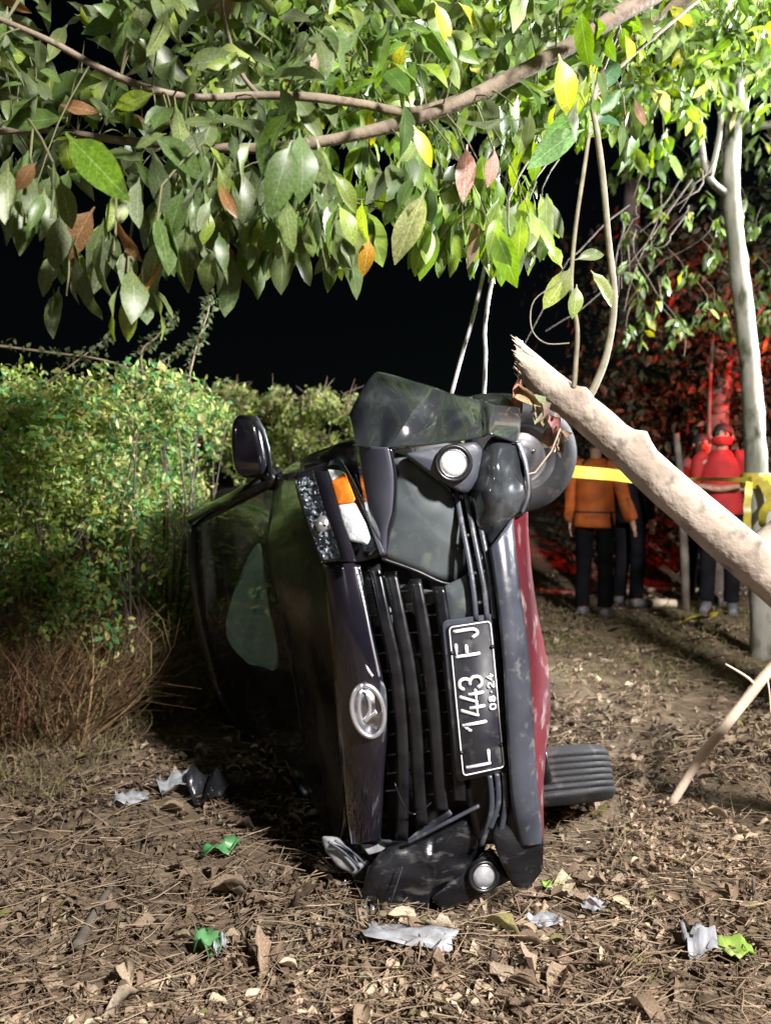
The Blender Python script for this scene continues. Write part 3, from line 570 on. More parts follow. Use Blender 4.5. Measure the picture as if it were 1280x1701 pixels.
# lower crushed corner -------------------------------------------------------
low = panel('lower_corner', [(640, 1408), (680, 1396), (740, 1366), (798, 1340), (814, 1376), (802, 1416), (760, 1452), (722, 1488), (712, 1514), (680, 1520), (632, 1512), (600, 1490), (612, 1440)], M['scuffed'], Y=2.24, off=0, bulge=.05, lip=.12, crump=.03, n=70, rings=9)
line('corner_ridge', [(676, 1400, 2.2), (730, 1372, 2.17), (796, 1338, 2.17)], .006, M['plastic'], low, -.004, ip=lin)
line('corner_scratch', [(648, 1500, 2.2), (660, 1465, 2.18), (668, 1440, 2.18)], .0022, M['plastic'], low, -.004)
panel('fog_lamp_bezel', [(814, 1406), (832, 1432), (852, 1460), (800, 1486), (738, 1514), (714, 1492), (760, 1452), (795, 1424)], M['scuffed'], low, Y=2.21, bulge=.015, lip=.09, crump=.01)
foglamp(802, 1454, 2.19, .031, M['fog_dirty'], low, (.15, -1, .1))
panel('corner_end', [(846, 1300), (862, 1340), (884, 1375), (902, 1392), (900, 1446), (878, 1474), (852, 1474), (830, 1428), (816, 1390), (830, 1340)], M['scuffed'], low, Y=2.16, bulge=.02, lip=.09, crump=.02)
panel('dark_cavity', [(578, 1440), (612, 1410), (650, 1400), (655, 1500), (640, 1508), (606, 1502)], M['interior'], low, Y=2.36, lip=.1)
strip('grille_lower_frame', [(595, 1398), (632, 1396), (670, 1396), (712, 1370), (745, 1345)], [(598, 1420), (640, 1410), (680, 1402), (718, 1378), (750, 1352)], M['plastic'], low, off=-.005, k=4, crump=.02)
bl = panel('broken_headlight', [(534, 1392), (562, 1392), (590, 1408), (611, 1430), (606, 1448), (586, 1453), (560, 1437), (541, 1415)], M['clear_lens'], Y=2.36, bulge=.03, lip=.06, crump=.03)
bl['label'] = 'broken lower headlight resting in the leaves'; bl.data.materials[0] = M['fog_dirty']
panel('headlight_shard', [(596, 1398), (620, 1404), (652, 1396), (640, 1412), (612, 1420)], M['fog_dirty'], Y=2.3, lip=.02)
for q in ([(545, 1398), (570, 1415), (596, 1440)], [(556, 1396), (584, 1414), (606, 1436)]): line('lens_rib', [(*p, 2.335) for p in q], .004, M['plastic'], bl, -.01)
for q in ([(596, 760, 2.5), (602, 800, 2.46), (598, 840, 2.44), (612, 880, 2.4)], [(585, 752, 2.5), (590, 790, 2.48), (604, 820, 2.44)], [(790, 905, 2.2), (800, 925, 2.16), (792, 945, 2.16), (804, 965, 2.18)], [(655, 1300, 2.2), (672, 1340, 2.19), (690, 1352, 2.2), (720, 1330, 2.2)]): line('wire', q, .0028, M['black_plastic'], car, 0, n=16, sides=6)
# underbody ------------------------------------------------------------------------
obj('exhaust_pipe', *tube([CL(.1, -.28, .9), CL(.12, -.30, 1.6), CL(.3, -.30, 2.6), CL(.35, -.27, 3.8)], .028, 10), M['rim'], car)
obj('axle', *tube([CL(-.5, -.24, .82), CL(.0, -.26, .85), CL(.6, -.24, .82)], .03, 10), M['black_plastic'], car)
obj('axle', *tube([CL(-.5, -.27, 3.3), CL(.0, -.27, 3.3), CL(.6, -.27, 3.3)], .04, 10), M['black_plastic'], car)
obj('lower_arm', *tube([P(898, 1250, 2.55), P(905, 1290, 2.62), P(920, 1308, 2.75)], [.018, .022, .022], 10), M['black_plastic'], car)

def wheel(c, axis, r=.285, wd=.175, par=car):
    tp = [(r * .60, -wd * .46), (r * .64, -wd * .5), (r * .80, -wd * .53), (r * .93, -wd * .5), (r * .985, -wd * .40)]
    g = []
    for k in range(7):                                            # tread ribs with grooves
        a = -wd * .40 + wd * .80 * k / 7; b_ = -wd * .40 + wd * .80 * (k + 1) / 7
        g += [(r * .985 + .004, a + .003), (r * .985 + .004, b_ - .004), (r * .985, b_ - .0035), (r * .985, b_ + .0005)]
    tp += g[:-2] + [(p[0], -p[1]) for p in reversed(tp)]
    wh = thing_part('wheel', par)
    ty = obj('tyre', *lathe(tp, c, axis, 64), M['rubber'], wh)
    ri = obj('rim', *lathe([(r * .62, -wd * .48), (r * .60, -wd * .42), (r * .55, -wd * .38), (r * .53, -wd * .1), (r * .50, -.01), (r * .40, -.02), (r * .30, -.035), (r * .20, -.03), (r * .19, -.05), (.001, -.052)], c, axis, 48), M['rim'], wh)
    obj('rim', *lathe([(r * .62, wd * .48), (r * .60, wd * .42), (r * .55, wd * .38), (r * .53, wd * .1), (r * .3, .03), (.001, .03)], c, axis, 48), M['rim'], wh)
    ax = Vector(axis).normalized(); x = ax.orthogonal().normalized(); y = ax.cross(x)
    for k in range(4): a = k * math.pi / 2 + .3; obj('wheel_bolt', *lathe([(.011, -.05), (.011, -.03)][::-1] + [(.001, -.052)], Vector(c) + (x * math.cos(a) + y * math.sin(a)) * r * .24, axis, 8), M['chrome_dull'], ri)
    return wh
def thing_part(name, par):
    e = bpy.data.objects.new(name, None); C.objects.link(e); e.parent = par; e.empty_display_size = .05; return e
wheel(P(862, 757, 4.0), (-.12, 1, .16), .285)
wc = P(958, 1352, 2.62); wheel(Vector((.577, 2.89, wc.z + .012)), Vector((.10, -.42, -.9)), .285, .19)
# ------------------------------------------------------------------ leaves
def leaf_geo(L=1.0, W=.38, fold=.25, droop=.25, wave=.03, nseg=6, twist=0.0, seed=0, stalk=.12, curl=0.0):
    """one leaf along +Y, unit length: rows of 3 vertices, folded along the midrib, drooping, wavy edge"""
    rr = random.Random(seed); V, U = [], []
    rows_ = [(-stalk, .012), (0, .03)] if stalk else [(0, .04)]
    for i in range(1, nseg + 1):
        t = i / nseg; wd_ = W * .5 * (math.sin(math.pi * min(1, t ** .85)) ** .75 if t < 1 else 0.02); rows_.append((t, max(wd_, .008)))
    for t, wd_ in rows_:
        tt = max(t, 0); z = -droop * tt * tt; y = t * (1 - .25 * droop * tt); wv = wave * math.sin(tt * 9 + seed) ; a = twist * tt
        for k in (-1, 0, 1):
            x = k * wd_ * (1 - .35 * curl); zz = z + abs(k) * wd_ * fold + k * wv * (wd_ / (W * .5)) + (curl * wd_ * 1.2 * abs(k)) + rr.uniform(-1, 1) * wave * .4 * abs(k)
            V.append((x * math.cos(a) - (zz - z) * math.sin(a), y * L, (z + x * math.sin(a) + (zz - z) * math.cos(a)) * L)); U.append((.5 + k * .5, tt))
    F = [(i * 3 + j, i * 3 + j + 1, i * 3 + j + 4, i * 3 + j + 3) for i in range(len(rows_) - 1) for j in (0, 1)]
    return np.array(V), np.array(F), np.array(U)
def frame(d, nrm):
    y = d.normalized(); x = y.cross(nrm); x = x.normalized() if x.length > 1e-4 else y.orthogonal().normalized(); z = x.cross(y)
    return np.array([[x.x, y.x, z.x], [x.y, y.y, z.y], [x.z, y.z, z.z]])
def mass(name, items, variants, mat, parent, kind='stuff'):
    """items (pos, 3x3, size, tint, variant) -> one mesh"""
    Vs, Fs, Us, Cs, b = [], [], [], [], 0
    off = np.array(world_off(parent))
    for p, Rm, s, tint, k in items:
        v, f, u = variants[k]; Vs.append(v @ Rm.T * s + np.array(p) - off); Fs.append(f + b); Us.append(u); Cs.append(np.tile(tint, (len(v), 1))); b += len(v)
    me = np_mesh(name, np.concatenate(Vs), [np.concatenate(Fs)], mat, True, np.concatenate(Us), np.concatenate(Cs))
    o = bpy.data.objects.new(name, me); C.objects.link(o); o.parent = parent
    if kind: o['kind'] = kind
    return o
def singles(name, items, variants, mat, parent):
    """the same, but every leaf an object of its own; meshes shared between alike leaves"""
    cache = {}; off = Vector(world_off(parent))
    for p, Rm, s, tint, k in items:
        key = (k, tuple(np.round(np.array(tint) * 40).astype(int)))
        if key not in cache:
            v, f, u = variants[k]; cache[key] = np_mesh(name, v, [f], mat, True, u, np.tile(tint, (len(v), 1)))
        o = bpy.data.objects.new(name, cache[key]); C.objects.link(o); o.parent = parent
        o.matrix_local = Matrix.Translation(Vector(p) - off) @ Matrix(Rm.tolist()).to_4x4() @ Matrix.Scale(s, 4)

LV = [leaf_geo(W=random.uniform(.34, .48), fold=random.uniform(.1, .5), droop=random.uniform(-.05, .4), wave=random.uniform(.01, .05), twist=random.uniform(-.6, .6), seed=i) for i in range(14)]
def rnd_dir(): 
    v = Vector((random.gauss(0, 1), random.gauss(0, 1), random.gauss(0, 1))); return v.normalized()
def green(kind):
    r = random.random(); j = random.uniform(.75, 1.25)
    if kind == 'grey':   base = (.105, .140, .050) if r < .5 else (.078, .130, .032) if r < .82 else (.17, .23, .035) if r < .985 else (.22, .12, .05)
    elif kind == 'yellow': base = (.11, .20, .026) if r < .45 else (.18, .27, .03) if r < .80 else (.36, .36, .025) if r < .84 else (.06, .12, .02) if r < .99 else (.26, .15, .07)
    else: base = (.075, .13, .022) if r < .5 else (.10, .17, .028) if r < .9 else (.26, .28, .03)
    return tuple(min(1, c * j) for c in base)

# overhanging tree -----------------------------------------------------------------
tree = thing('overhanging_tree', (2.5, 2.7, gz(2.5, 2.7)), 'leafy tree whose branches hang over the car from the upper right', 'tree')
obj('trunk', *tube(cat_rom([(2.5, 2.7, -.1), (2.45, 2.65, 1.2), (2.5, 2.6, 2.4), (2.35, 2.6, 3.6)], 16), [.16 - .005 * i for i in range(16)], 14, jit=.12), M['branch'], tree)
B1 = [(1500, -190, 2.5), (1180, -60, 2.3), (1060, 5, 2.2), (930, 85, 2.15), (820, 142, 2.12), (720, 188, 2.1), (600, 222, 2.08), (480, 243, 2.05), (350, 245, 2.05), (190, 232, 2.1), (60, 215, 2.1), (-80, 230, 2.1)]
B2 = [(820, 142, 2.12), (690, 186, 2.2), (600, 172, 2.1), (520, 162, 2.0), (430, 158, 1.95), (330, 162, 1.9), (240, 145, 1.85), (160, 110, 1.82), (80, 66, 1.8), (-30, 20, 1.8)]
B3 = [(1500, -190, 2.5), (1300, -120, 3.2), (1050, 60, 3.6), (960, 110, 3.8), (820, 190, 4.0), (640, 160, 4.2), (450, 120, 4.5)]
B4 = [(430, 158, 1.95), (400, 120, 1.95), (380, 60, 1.9), (360, -30, 1.9)]
B5 = [(480, 243, 2.05), (500, 285, 2.0), (530, 290, 2.0), (560, 330, 2.0)]
br_pts = []
for q, r0, r1 in ((B1, .030, .007), (B2, .014, .006), (B3, .045, .01), (B4, .007, .003), (B5, .006, .003)):
    c_ = cat_rom([P(*p) for p in q], 44); br_pts += c_
    obj('branch', *tube(c_, [r0 + (r1 - r0) * (i / 43) ** .8 for i in range(44)], 10, jit=.25), M['branch'], tree)
def near(p, pts): return min(pts, key=lambda q: (q - p).length)
BX = [-150, 0, 40, 100, 190, 235, 300, 380, 450, 550, 600, 640, 700, 800, 860, 930, 1000, 1060, 1130, 1300]
BY = [330, 370, 420, 555, 590, 560, 500, 515, 480, 490, 425, 440, 470, 500, 480, 440, 330, 290, 250, 200]
items, twigs = [], Bag()
def cluster(px, py, Y, n, size, kind, upz=.0, root=None, spread=.75):
    """a twig with leaves hanging round its tip; (px,py) is about where the leaf tips end"""
    tip = P(px, py, Y); s = size; anc = tip + Vector((random.gauss(0, .03), random.gauss(0, .03), s * .85))
    src = root if root is not None else near(anc, br_pts)
    if random.random() < .5: pass
    elif (src - anc).length < .4:
        m_ = src.lerp(anc, .55) + Vector((0, 0, .10 * (src - anc).length)); twigs.add(tube(cat_rom([src, m_, anc], 7), [.0024, .0022, .002, .0018, .0016, .0014, .0012], 5, False))
    else:
        twigs.add(tube(cat_rom([anc + Vector((random.uniform(-.1, .1), .1, .25)), anc + Vector((0, .02, .12)), anc], 5), .003, 5, False))
    for i in range(n):
        a = random.uniform(0, 2 * math.pi); o_ = anc + Vector((random.gauss(0, .02), random.gauss(0, .02), random.uniform(0, .10)))
        d = Vector((math.cos(a) * random.uniform(.1, spread), math.sin(a) * random.uniform(.1, spread), -random.uniform(.35, 1.0) + (.6 if random.random() < upz else 0)))
        nr = (Vector((math.cos(a), math.sin(a), .35)) + rnd_dir() * .7)
        if random.random() < .45: nr = Vector((random.gauss(.2, .5), -1, random.gauss(.3, .4)))
        items.append((o_, frame(d, nr), s * random.uniform(.6, 1.12), green(kind), random.randrange(len(LV))))
for _ in range(4000):                                                    # near layer
    if len(items) > 2500: break
    px = random.uniform(-170, 1080); lim = np.interp(px, BX, BY); u = random.random() ** .8; py = -140 + (lim + 140) * u
    Y = random.uniform(1.65, 2.5) if px < 560 else random.uniform(1.95, 3.0)
    if 540 < px < 600 and 300 < py < 420: continue
    if noise.noise((px / 130, py / 110, 5.5)) < -.16: continue
    if px > 900 and py > 260: continue
    kind = 'grey' if px < 560 else ('yellow' if random.random() < .8 else 'grey')
    hang = py > lim - 170; cluster(px, py, Y, random.randint(4, 7), random.uniform(.085, .15), kind, upz=.0 if hang else .55, spread=.6 if hang else 1.25)
for px, py, Y in ((215, 470, 1.75), (60, 420, 1.8), (20, 390, 1.8), (120, 480, 1.75), (170, 500, 1.7), (300, 470, 1.8), (350, 480, 1.8), (420, 440, 1.9), (210, 595, 1.7), (190, 560, 1.75), (260, 500, 1.7), (380, 520, 1.85), (400, 500, 1.9), (545, 490, 2.0), (105, 560, 1.9), (600, 480, 2.1), (710, 480, 2.1), (795, 505, 2.1), (845, 490, 2.1), (640, 450, 2.1), (330, 400, 1.8), (265, 430, 1.8), (480, 470, 2.0), (440, 470, 1.95), (150, 540, 1.8), (880, 440, 2.2), (915, 450, 2.25), (750, 460, 2.15), (680, 440, 2.2), (500, 460, 1.95)):
    cluster(px, py, Y, 4, random.uniform(.12, .155), 'grey' if px < 600 else 'yellow', spread=.35)
far = []
keep = items; items = []
for _ in range(1100):                                                     # far layer, small in the picture
    px = random.uniform(330, 1290); lim = 300 if px < 1000 else 260; py = random.uniform(-140, lim) * random.uniform(.7, 1)
    cluster(px, py, random.uniform(3.3, 5.6), random.randint(4, 6), random.uniform(.10, .15), 'yellow' if random.random() < .9 else 'far', upz=.3, spread=1.0)
far = items; items = []
def prj(p): return np.array((640 + FPX * p.x / p.y, 793 - FPX * (p.z - CAM_H) / p.y))
br2 = np.array([prj(P(*q)) for q in [tuple(v) for v in cat_rom([Vector(b) for b in B1], 90)] + [tuple(v) for v in cat_rom([Vector(b) for b in B2], 70)]])
def hides(it):
    tipv = Vector((it[0].x + it[1][0][1] * it[2] * .5, it[0].y + it[1][1][1] * it[2] * .5, it[0].z + it[1][2][1] * it[2] * .5))
    return it[0].y < 2.2 and np.min(np.abs(br2 - prj(tipv)).sum(1)) < 40 and random.random() < .85       # the boughs stay bare as in the photo
keep = [it for it in keep if not hides(it)]
keep.sort(key=lambda it: it[0].y)
def inview(p):
    a = 640 + FPX * p.x / p.y; b_ = 793 - FPX * (p.z - CAM_H) / p.y; return -60 < a < 1340 and -60 < b_ < 700
vis = [it for it in keep if inview(it[0])]; one = vis[:290]; ids = set(id(i) for i in one)
crown = mass('foliage', [it for it in keep if id(it) not in ids] + far, LV, M['leaf'], tree)
singles('leaf', one, LV, M['leaf'], tree)
obj('twigs', twigs.V, twigs.F, M['leaf_stalk'], tree)['kind'] = 'stuff'
# a few leaves the eye picks out
pick = [((120, 232, 1.62), (215, 330, 1.58), .0, (.085, .16, .012)), ((262, 440, 1.7), (222, 500, 1.7), .0, (.42, .22, .07)), ((612, 400, 1.9), (605, 460, 1.9), 0, (.45, .24, .02)), ((690, 215, 1.9), (720, 275, 1.9), 0, (.5, .45, .02)), ((725, 10, 2.0), (750, 70, 2.0), 0, (.55, .50, .03)), ((930, 100, 2.0), (955, 185, 2.0), 0, (.38, .40, .03)), ((700, 330, 1.95), (655, 440, 1.95), 0, (.22, .24, .09)), ((775, 250, 2.0), (770, 335, 2.0), 0, (.38, .22, .17)), ((820, 250, 2.0), (815, 310, 2.0), 0, (.40, .25, .20)), ((960, 220, 2.2), (870, 265, 2.2), 0, (.14, .24, .10)), ((380, 410, 1.9), (385, 460, 1.9), 0, (.20, .10, .05)), ((530, 85, 1.9), (515, 130, 1.9), 0, (.42, .30, .22))]
its = []
for a, b_, _, tint in pick:
    pa, pb = P(*a), P(*b_); its.append((pa, frame(pb - pa, Vector((.25, -1, .35))), (pb - pa).length, tint, random.randrange(len(LV))))
singles('leaf', its, LV, M['leaf'], tree)

# cut trunk leaning in from the right, with shoots ------------------------------------
lg = [P(862, 596, 2.5), P(895, 628, 2.48), P(924, 653, 2.47), P(975, 690, 2.45), P(1038, 745, 2.43), P(1114, 815, 2.40), P(1167, 862, 2.38), P(1224, 912, 2.36), P(1290, 970, 2.35), P(1400, 1068, 2.33), Vector((2.25, 2.42, .12))]
log = thing('cut_trunk', (2.2, 2.4, gz(2.2, 2.4)), 'pale sawn trunk slanting in from the right in front of the wheel', 'log')
pts = cat_rom(lg, 60); n = 26; V = []; dmain = (lg[3] - lg[1]).normalized()
upv = (Vector((0, 0, 1)) - dmain * dmain.z).normalized(); fv = dmain.cross(upv)
for i, p in enumerate(pts):
    r = .048 + .020 * min(1, i / 40)
    for k in range(n):
        a = 2 * math.pi * k / n; ca, sa = math.cos(a), math.sin(a)
        rr = r * (1 + .05 * noise.noise((math.cos(a) * 4, math.sin(a) * 4, p.x * 3)) + .05 * noise.noise((p.x * 5 + ca, p.z * 5 + sa, 1)) + .05 * noise.noise((p.x * 16 + ca * 2, sa * 2, p.z * 16)))
        for kx, kz, am in ((.655, 1.35, .5), ):
            pass
        q = p + upv * ca * rr + fv * sa * rr
        if i < 8: q -= dmain * (.008 + .046 * ca + .012 * noise.noise((sa * 5, ca * 5, 2))) * (1 - i / 8)
        V.append(q)
for c_, rad, hgt in ((P(1066, 728, 2.40), .035, .028), (P(966, 655, 2.42), .03, .028), (P(1250, 905, 2.32), .04, .02), (P(925, 690, 2.40), .03, .01)):    # knots
    for q in V:
        d = (q - c_).length
        if d < rad * 1.6: q += (c_ - near(c_, pts)).normalized() * hgt * math.exp(-(d / rad) ** 2 * 1.6)
F = grid_faces(60, n, True)
bark = obj('bark', V, F, M['bark'], log)
ce = sum(V[:n], Vector()) / n
obj('cut_face', [ce] + [v.copy() for v in V[:n]], [(0, 1 + (k + 1) % n, 1 + k) for k in range(n)], M['wood_cut'], log, smooth_=False)
bag = Bag()
for k in range(0, n):
    if random.random() < .75: q0 = V[k]; bag.add(tube([q0 + dmain * .02, q0 - dmain * random.uniform(.004, .03) + rnd_dir() * .006], [random.uniform(.003, .007), .0006], 5))
obj('splinters', bag.V, bag.F, M['wood_cut'], log)
fork = cat_rom([P(1240, 930, 2.4), P(1275, 905, 2.42), P(1320, 850, 2.5), P(1400, 700, 2.7)], 14)
obj('fork', *tube(fork, [.055 - .001 * i for i in range(14)], 14, jit=.15), M['bark'], log)
S1 = [(975, 662, 2.44), (988, 640, 2.44), (1008, 585, 2.45), (1019, 500, 2.45), (1010, 400, 2.44), (1000, 290, 2.42), (990, 215, 2.4), (985, 165, 2.4), (1010, 90, 2.4), (1050, 0, 2.4), (1080, -80, 2.4)]
S2 = [(952, 645, 2.42), (955, 610, 2.42), (958, 545, 2.42), (948, 480, 2.41), (955, 380, 2.4), (968, 290, 2.4), (978, 220, 2.4)]
for q, r0, r1 in ((S1, .013, .006), (S2, .0085, .006)):
    obj('shoot', *tube(cat_rom([P(*p) for p in q], 40), [r0 + (r1 - r0) * i / 39 for i in range(40)], 10, jit=.2), M['shoot'], log)
obj('shoot', *tube(cat_rom([P(*p) for p in ((985, 165, 2.4), (1030, 110, 2.45), (1100, 50, 2.6), (1160, 0, 2.8))], 14), .006, 8), M['branch'], log)
obj('twig', *tube(cat_rom([P(*p) for p in ((945, 570, 2.4), (905, 570, 2.4), (882, 545, 2.4), (886, 500, 2.4), (925, 470, 2.4), (950, 440, 2.4))], 24), .0022, 6), M['shoot'], log)
its = []
for a, b_, tint in (((957, 478, 2.38), (957, 528, 2.36), (.16, .21, .06)), ((985, 455, 2.4), (1025, 505, 2.38), (.20, .24, .07)), ((960, 430, 2.4), (1012, 412, 2.4), (.16, .20, .08)), ((945, 450, 2.4), (905, 515, 2.4), (.20, .24, .07)), ((930, 440, 2.4), (900, 380, 2.4), (.22, .30, .03)), ((985, 200, 2.4), (1040, 195, 2.4), (.05, .12, .05)), ((975, 180, 2.4), (900, 225, 2.4), (.08, .16, .04)), ((990, 150, 2.4), (1040, 80, 2.4), (.05, .11, .05)), ((995, 190, 2.4), (1030, 150, 2.4), (.07, .15, .05))):
    pa, pb = P(*a), P(*b_); its.append((pa, frame(pb - pa, Vector((.3, -1, .3))), (pb - pa).length, tint, random.randrange(len(LV))))
singles('leaf', its, LV, M['leaf'], log)
DL = [leaf_geo(W=random.uniform(.34, .62), fold=random.uniform(.2, .9), droop=random.uniform(-.5, .6), wave=random.uniform(.05, .2), twist=random.uniform(-1.2, 1.2), seed=50 + i, nseg=5, stalk=0.08, curl=random.uniform(0, .5)) for i in range(14)]
its = []
for _ in range(16):                                                      # torn bark curls under the sawn end
    f = random.random(); px = 858 + 85 * f; py = 620 + 100 * f + random.uniform(-8, 14); pa = P(px, py, 2.42); d = Vector((random.gauss(0, .35), random.gauss(0, .3), -1))
    its.append((pa, frame(d, Vector((random.gauss(0, .6), -1, 0))), random.uniform(.05, .11), (.42 * random.uniform(.5, 1), .27 * random.uniform(.5, 1), .19 * random.uniform(.5, 1)), random.randrange(14)))
singles('bark_curl', its, DL, M['dead_leaf'], log)
obj('twig', *tube([P(930, 712, 2.4), P(915, 750, 2.38), P(888, 785, 2.3), P(845, 795, 2.16)], .003, 6), M['twig'], log)

# pale trunk on the right ---------------------------------------------------------------
pt = thing('pale_tree', (3.0, 5.5, gz(3.0, 5.5)), 'slender pale mottled tree with yellow tape tied round its trunk', 'tree')
tr = cat_rom([P(*p) for p in ((1240, -40, 5.5), (1228, 80, 5.5), (1216, 220, 5.5), (1214, 330, 5.5), (1226, 450, 5.5), (1240, 560, 5.5), (1248, 660, 5.5), (1256, 780, 5.5), (1262, 950, 5.5), (1268, 1110, 5.5))], 50)
obj('trunk', *tube(tr, [.046 + .040 * (i / 49) for i in range(50)], 16, jit=.2), M['pale_trunk'], pt)
for q, r in (([(1222, 200, 5.5), (1190, 150, 5.4), (1165, 60, 5.3), (1150, -30, 5.3)], .035), ([(1180, 290, 5.4), (1196, 200, 5.4), (1180, 110, 5.35), (1160, 20, 5.3)], .02), ([(1216, 330, 5.5), (1180, 300, 5.45), (1165, 250, 5.4), (1160, 150, 5.35)], .03), ([(1240, 210, 5.4), (1290, 205, 5.3), (1400, 190, 5.3)], .03), ([(1150, 130, 5.2), (1090, 118, 5.2), (1060, 112, 5.2)], .03)):
    obj('branch', *tube(cat_rom([P(*p) for p in q], 16), [r * (1 - .5 * i / 15) for i in range(16)], 10, jit=.2), M['pale_trunk'], pt)
bag = Bag()
for _ in range(13):                                                      # dry hanging roots
    a = P(random.uniform(1030, 1190), random.uniform(230, 400), random.uniform(4.9, 5.6)); x_, dx = a.copy(), Vector((random.uniform(-.06, .02), random.uniform(-.03, .03), -.06)); q = [x_.copy()]
    for k in range(random.randint(6, 13)):
        dx = dx * .85 + Vector((random.gauss(-.008, .022), random.gauss(0, .02), random.gauss(-.012, .018))); x_ = x_ + dx; q.append(x_.copy())
    bag.add(tube(q, [.006 * (1 - .7 * k / len(q)) for k in range(len(q))], 5, False))
obj('hanging_roots', bag.V, bag.F, M['dark_trunk'], pt)['kind'] = 'stuff'
items, twigs = [], Bag(); br_pts = tr[:20]
for _ in range(95): cluster(random.uniform(1040, 1400), random.uniform(-120, 240), random.uniform(4.6, 6.2), random.randint(4, 7), random.uniform(.13, .22), 'yellow' if random.random() < .6 else 'far', spread=.9)
for _ in range(16): cluster(random.uniform(1010, 1160), random.uniform(190, 300), random.uniform(4.4, 5.0), 5, random.uniform(.12, .18), 'yellow', spread=.5)
for _ in range(120): cluster(random.uniform(1010, 1330), random.uniform(240, 600), random.uniform(5.9, 7.2), 5, random.uniform(.09, .15), 'far', spread=1.0)
mass('foliage', items, LV, M['leaf'], pt); obj('twigs', twigs.V, twigs.F, M['branch'], pt)['kind'] = 'stuff'

# dark trees behind -----------------------------------------------------------------------
SM = [leaf_geo(W=random.uniform(.4, .6), fold=.3, droop=.2, wave=.02, nseg=3, seed=90 + i, stalk=0) for i in range(6)]
def leafcloud(name, n, fpos, fsize, ftint, parent, down=.5):
    it = []
    for _ in range(n):
        p = fpos()
        if p is None: continue
        d = rnd_dir() + Vector((0, 0, -down)); it.append((p, frame(d, rnd_dir() + Vector((.3, -.3, .6))), fsize(), ftint(), random.randrange(6)))
    return mass(name, it, SM, M['small_leaf'], parent)
for nm, base, px, lab, (x0, x1, y0, y1), cnt, nb in (('background_tree', (1190, 8.6), 1200, 'dark tree with a rough trunk behind the man in red', (1060, 1420, 330, 640), 4200, 8), ('background_tree', (1040, 9.6), 1040, 'dark tree farther back between the cut trunk and the cable', (960, 1200, 430, 700), 3600, 8)):
    Yb = base[1]; bx = P(base[0], 800, Yb).x; rt = thing(nm, (bx, Yb, gz(bx, Yb)), lab, 'tree')
    tk = cat_rom([(bx + .05, Yb, gz(bx, Yb) - .1), (bx, Yb, 1.6), P(px, 560, Yb), P(px + 10, 300, Yb)], 18)
    obj('trunk', *tube(tk, [.14 - .003 * i for i in range(18)], 12, jit=.25), M['dark_trunk'], rt)
    cs = [P(random.uniform(x0, x1), random.uniform(y0, y1), Yb + random.uniform(-.8, .9)) for _ in range(26)]
    for c_ in cs[:nb]: obj('branch', *tube(cat_rom([tk[9], tk[9].lerp(c_, .5) + Vector((0, 0, .15)), c_], 8), [.035, .03, .026, .022, .018, .014, .01, .006], 6), M['dark_trunk'], rt)
    def fp():
        c_ = random.choice(cs); return c_ + Vector((random.gauss(0, .32), random.gauss(0, .3), random.gauss(0, .26)))
    leafcloud('crown', cnt, fp, lambda: random.uniform(.07, .15), lambda: tuple(np.array((.045, .06, .028)) * random.uniform(.4, 1.4)), rt)
th = thing('thicket', (2.9, 9.5, gz(2.9, 9.5)), 'dark thicket of undergrowth behind the people, lit red', 'bush')
def fp():
    x_ = random.uniform(2.2, 6.5); y_ = random.uniform(8.9, 11); top = 2.5 + .5 * noise.noise((x_, y_, 0)); return Vector((x_, y_, gz(x_, y_) + random.random() ** .8 * (top - gz(x_, y_))))
leafcloud('foliage', 6500, fp, lambda: random.uniform(.07, .16), lambda: tuple(np.array((.05, .055, .03)) * random.uniform(.3, 1.4)), th)
for k in range(9):
    x_ = random.uniform(2.4, 5); y_ = random.uniform(8.9, 9.6); obj('stem', *tube([(x_, y_, gz(x_, y_)), (x_ + random.gauss(0, .1), y_, 1.2), (x_ + random.gauss(0, .3), y_, 2.4)], [.03, .022, .01], 7), M['dark_trunk'], th)

# shrubs on the left ----------------------------------------------------------------------
def shrub(lab, x0, x1, topf, y0, y1, n, tints, zmin, size=(.025, .055), stems=10):
    cx, cy = (x0 + x1) / 2, (y0 + y1) / 2; rt = thing('shrub', (cx, cy, gz(cx, cy)), lab, 'shrub', 'shrubs beside the car')
    hubs = []
    for _ in range(320):
        x_ = random.uniform(x0, x1); y_ = random.uniform(y0, y1); t_ = topf(x_); hubs.append((x_, y_, zmin + (t_ - zmin) * random.random() ** .55, random.uniform(.06, .16)))
    def fp():
        h = random.choice(hubs); p = Vector((h[0], h[1], h[2])) + rnd_dir() * h[3] * random.random() ** .5
        return p
    it = []
    for _ in range(n):
        p = fp()
        if incar(p): continue
        c_ = random.choice(tints); k = random.uniform(.65, 1.35); d = rnd_dir() + Vector((.1, -.2, .2))
        it.append((p, frame(d, rnd_dir() + Vector((.4, -.4, .8))), random.uniform(*size), tuple(np.array(c_) * k), random.randrange(6)))
    mass('foliage', it, SM, M['small_leaf'], rt)
    bag = Bag()
    for h in hubs[::4]:
        if incar(h) or incar((h[0] * .5 + cx * .5, h[1] * .5 + cy * .5, .5)): continue
        p = Vector(h[:3]); b_ = Vector((h[0] * .5 + cx * .5, h[1] * .5 + cy * .5, gz(cx, cy))); bag.add(tube(cat_rom([b_, b_.lerp(p, .5) + rnd_dir() * .15, p], 6), [.009, .008, .006, .005, .004, .002], 5, False))
    obj('stems', bag.V, bag.F, M['dark_trunk'], rt)['kind'] = 'stuff'
    return rt
gA = [(.25, .33, .06), (.35, .42, .08), (.14, .23, .05), (.44, .46, .15)]; gB = [(.09, .26, .09), (.19, .34, .08), (.33, .41, .11), (.42, .38, .14)]; gC = [(.30, .35, .12), (.46, .44, .20), (.20, .29, .08), (.56, .50, .33)]
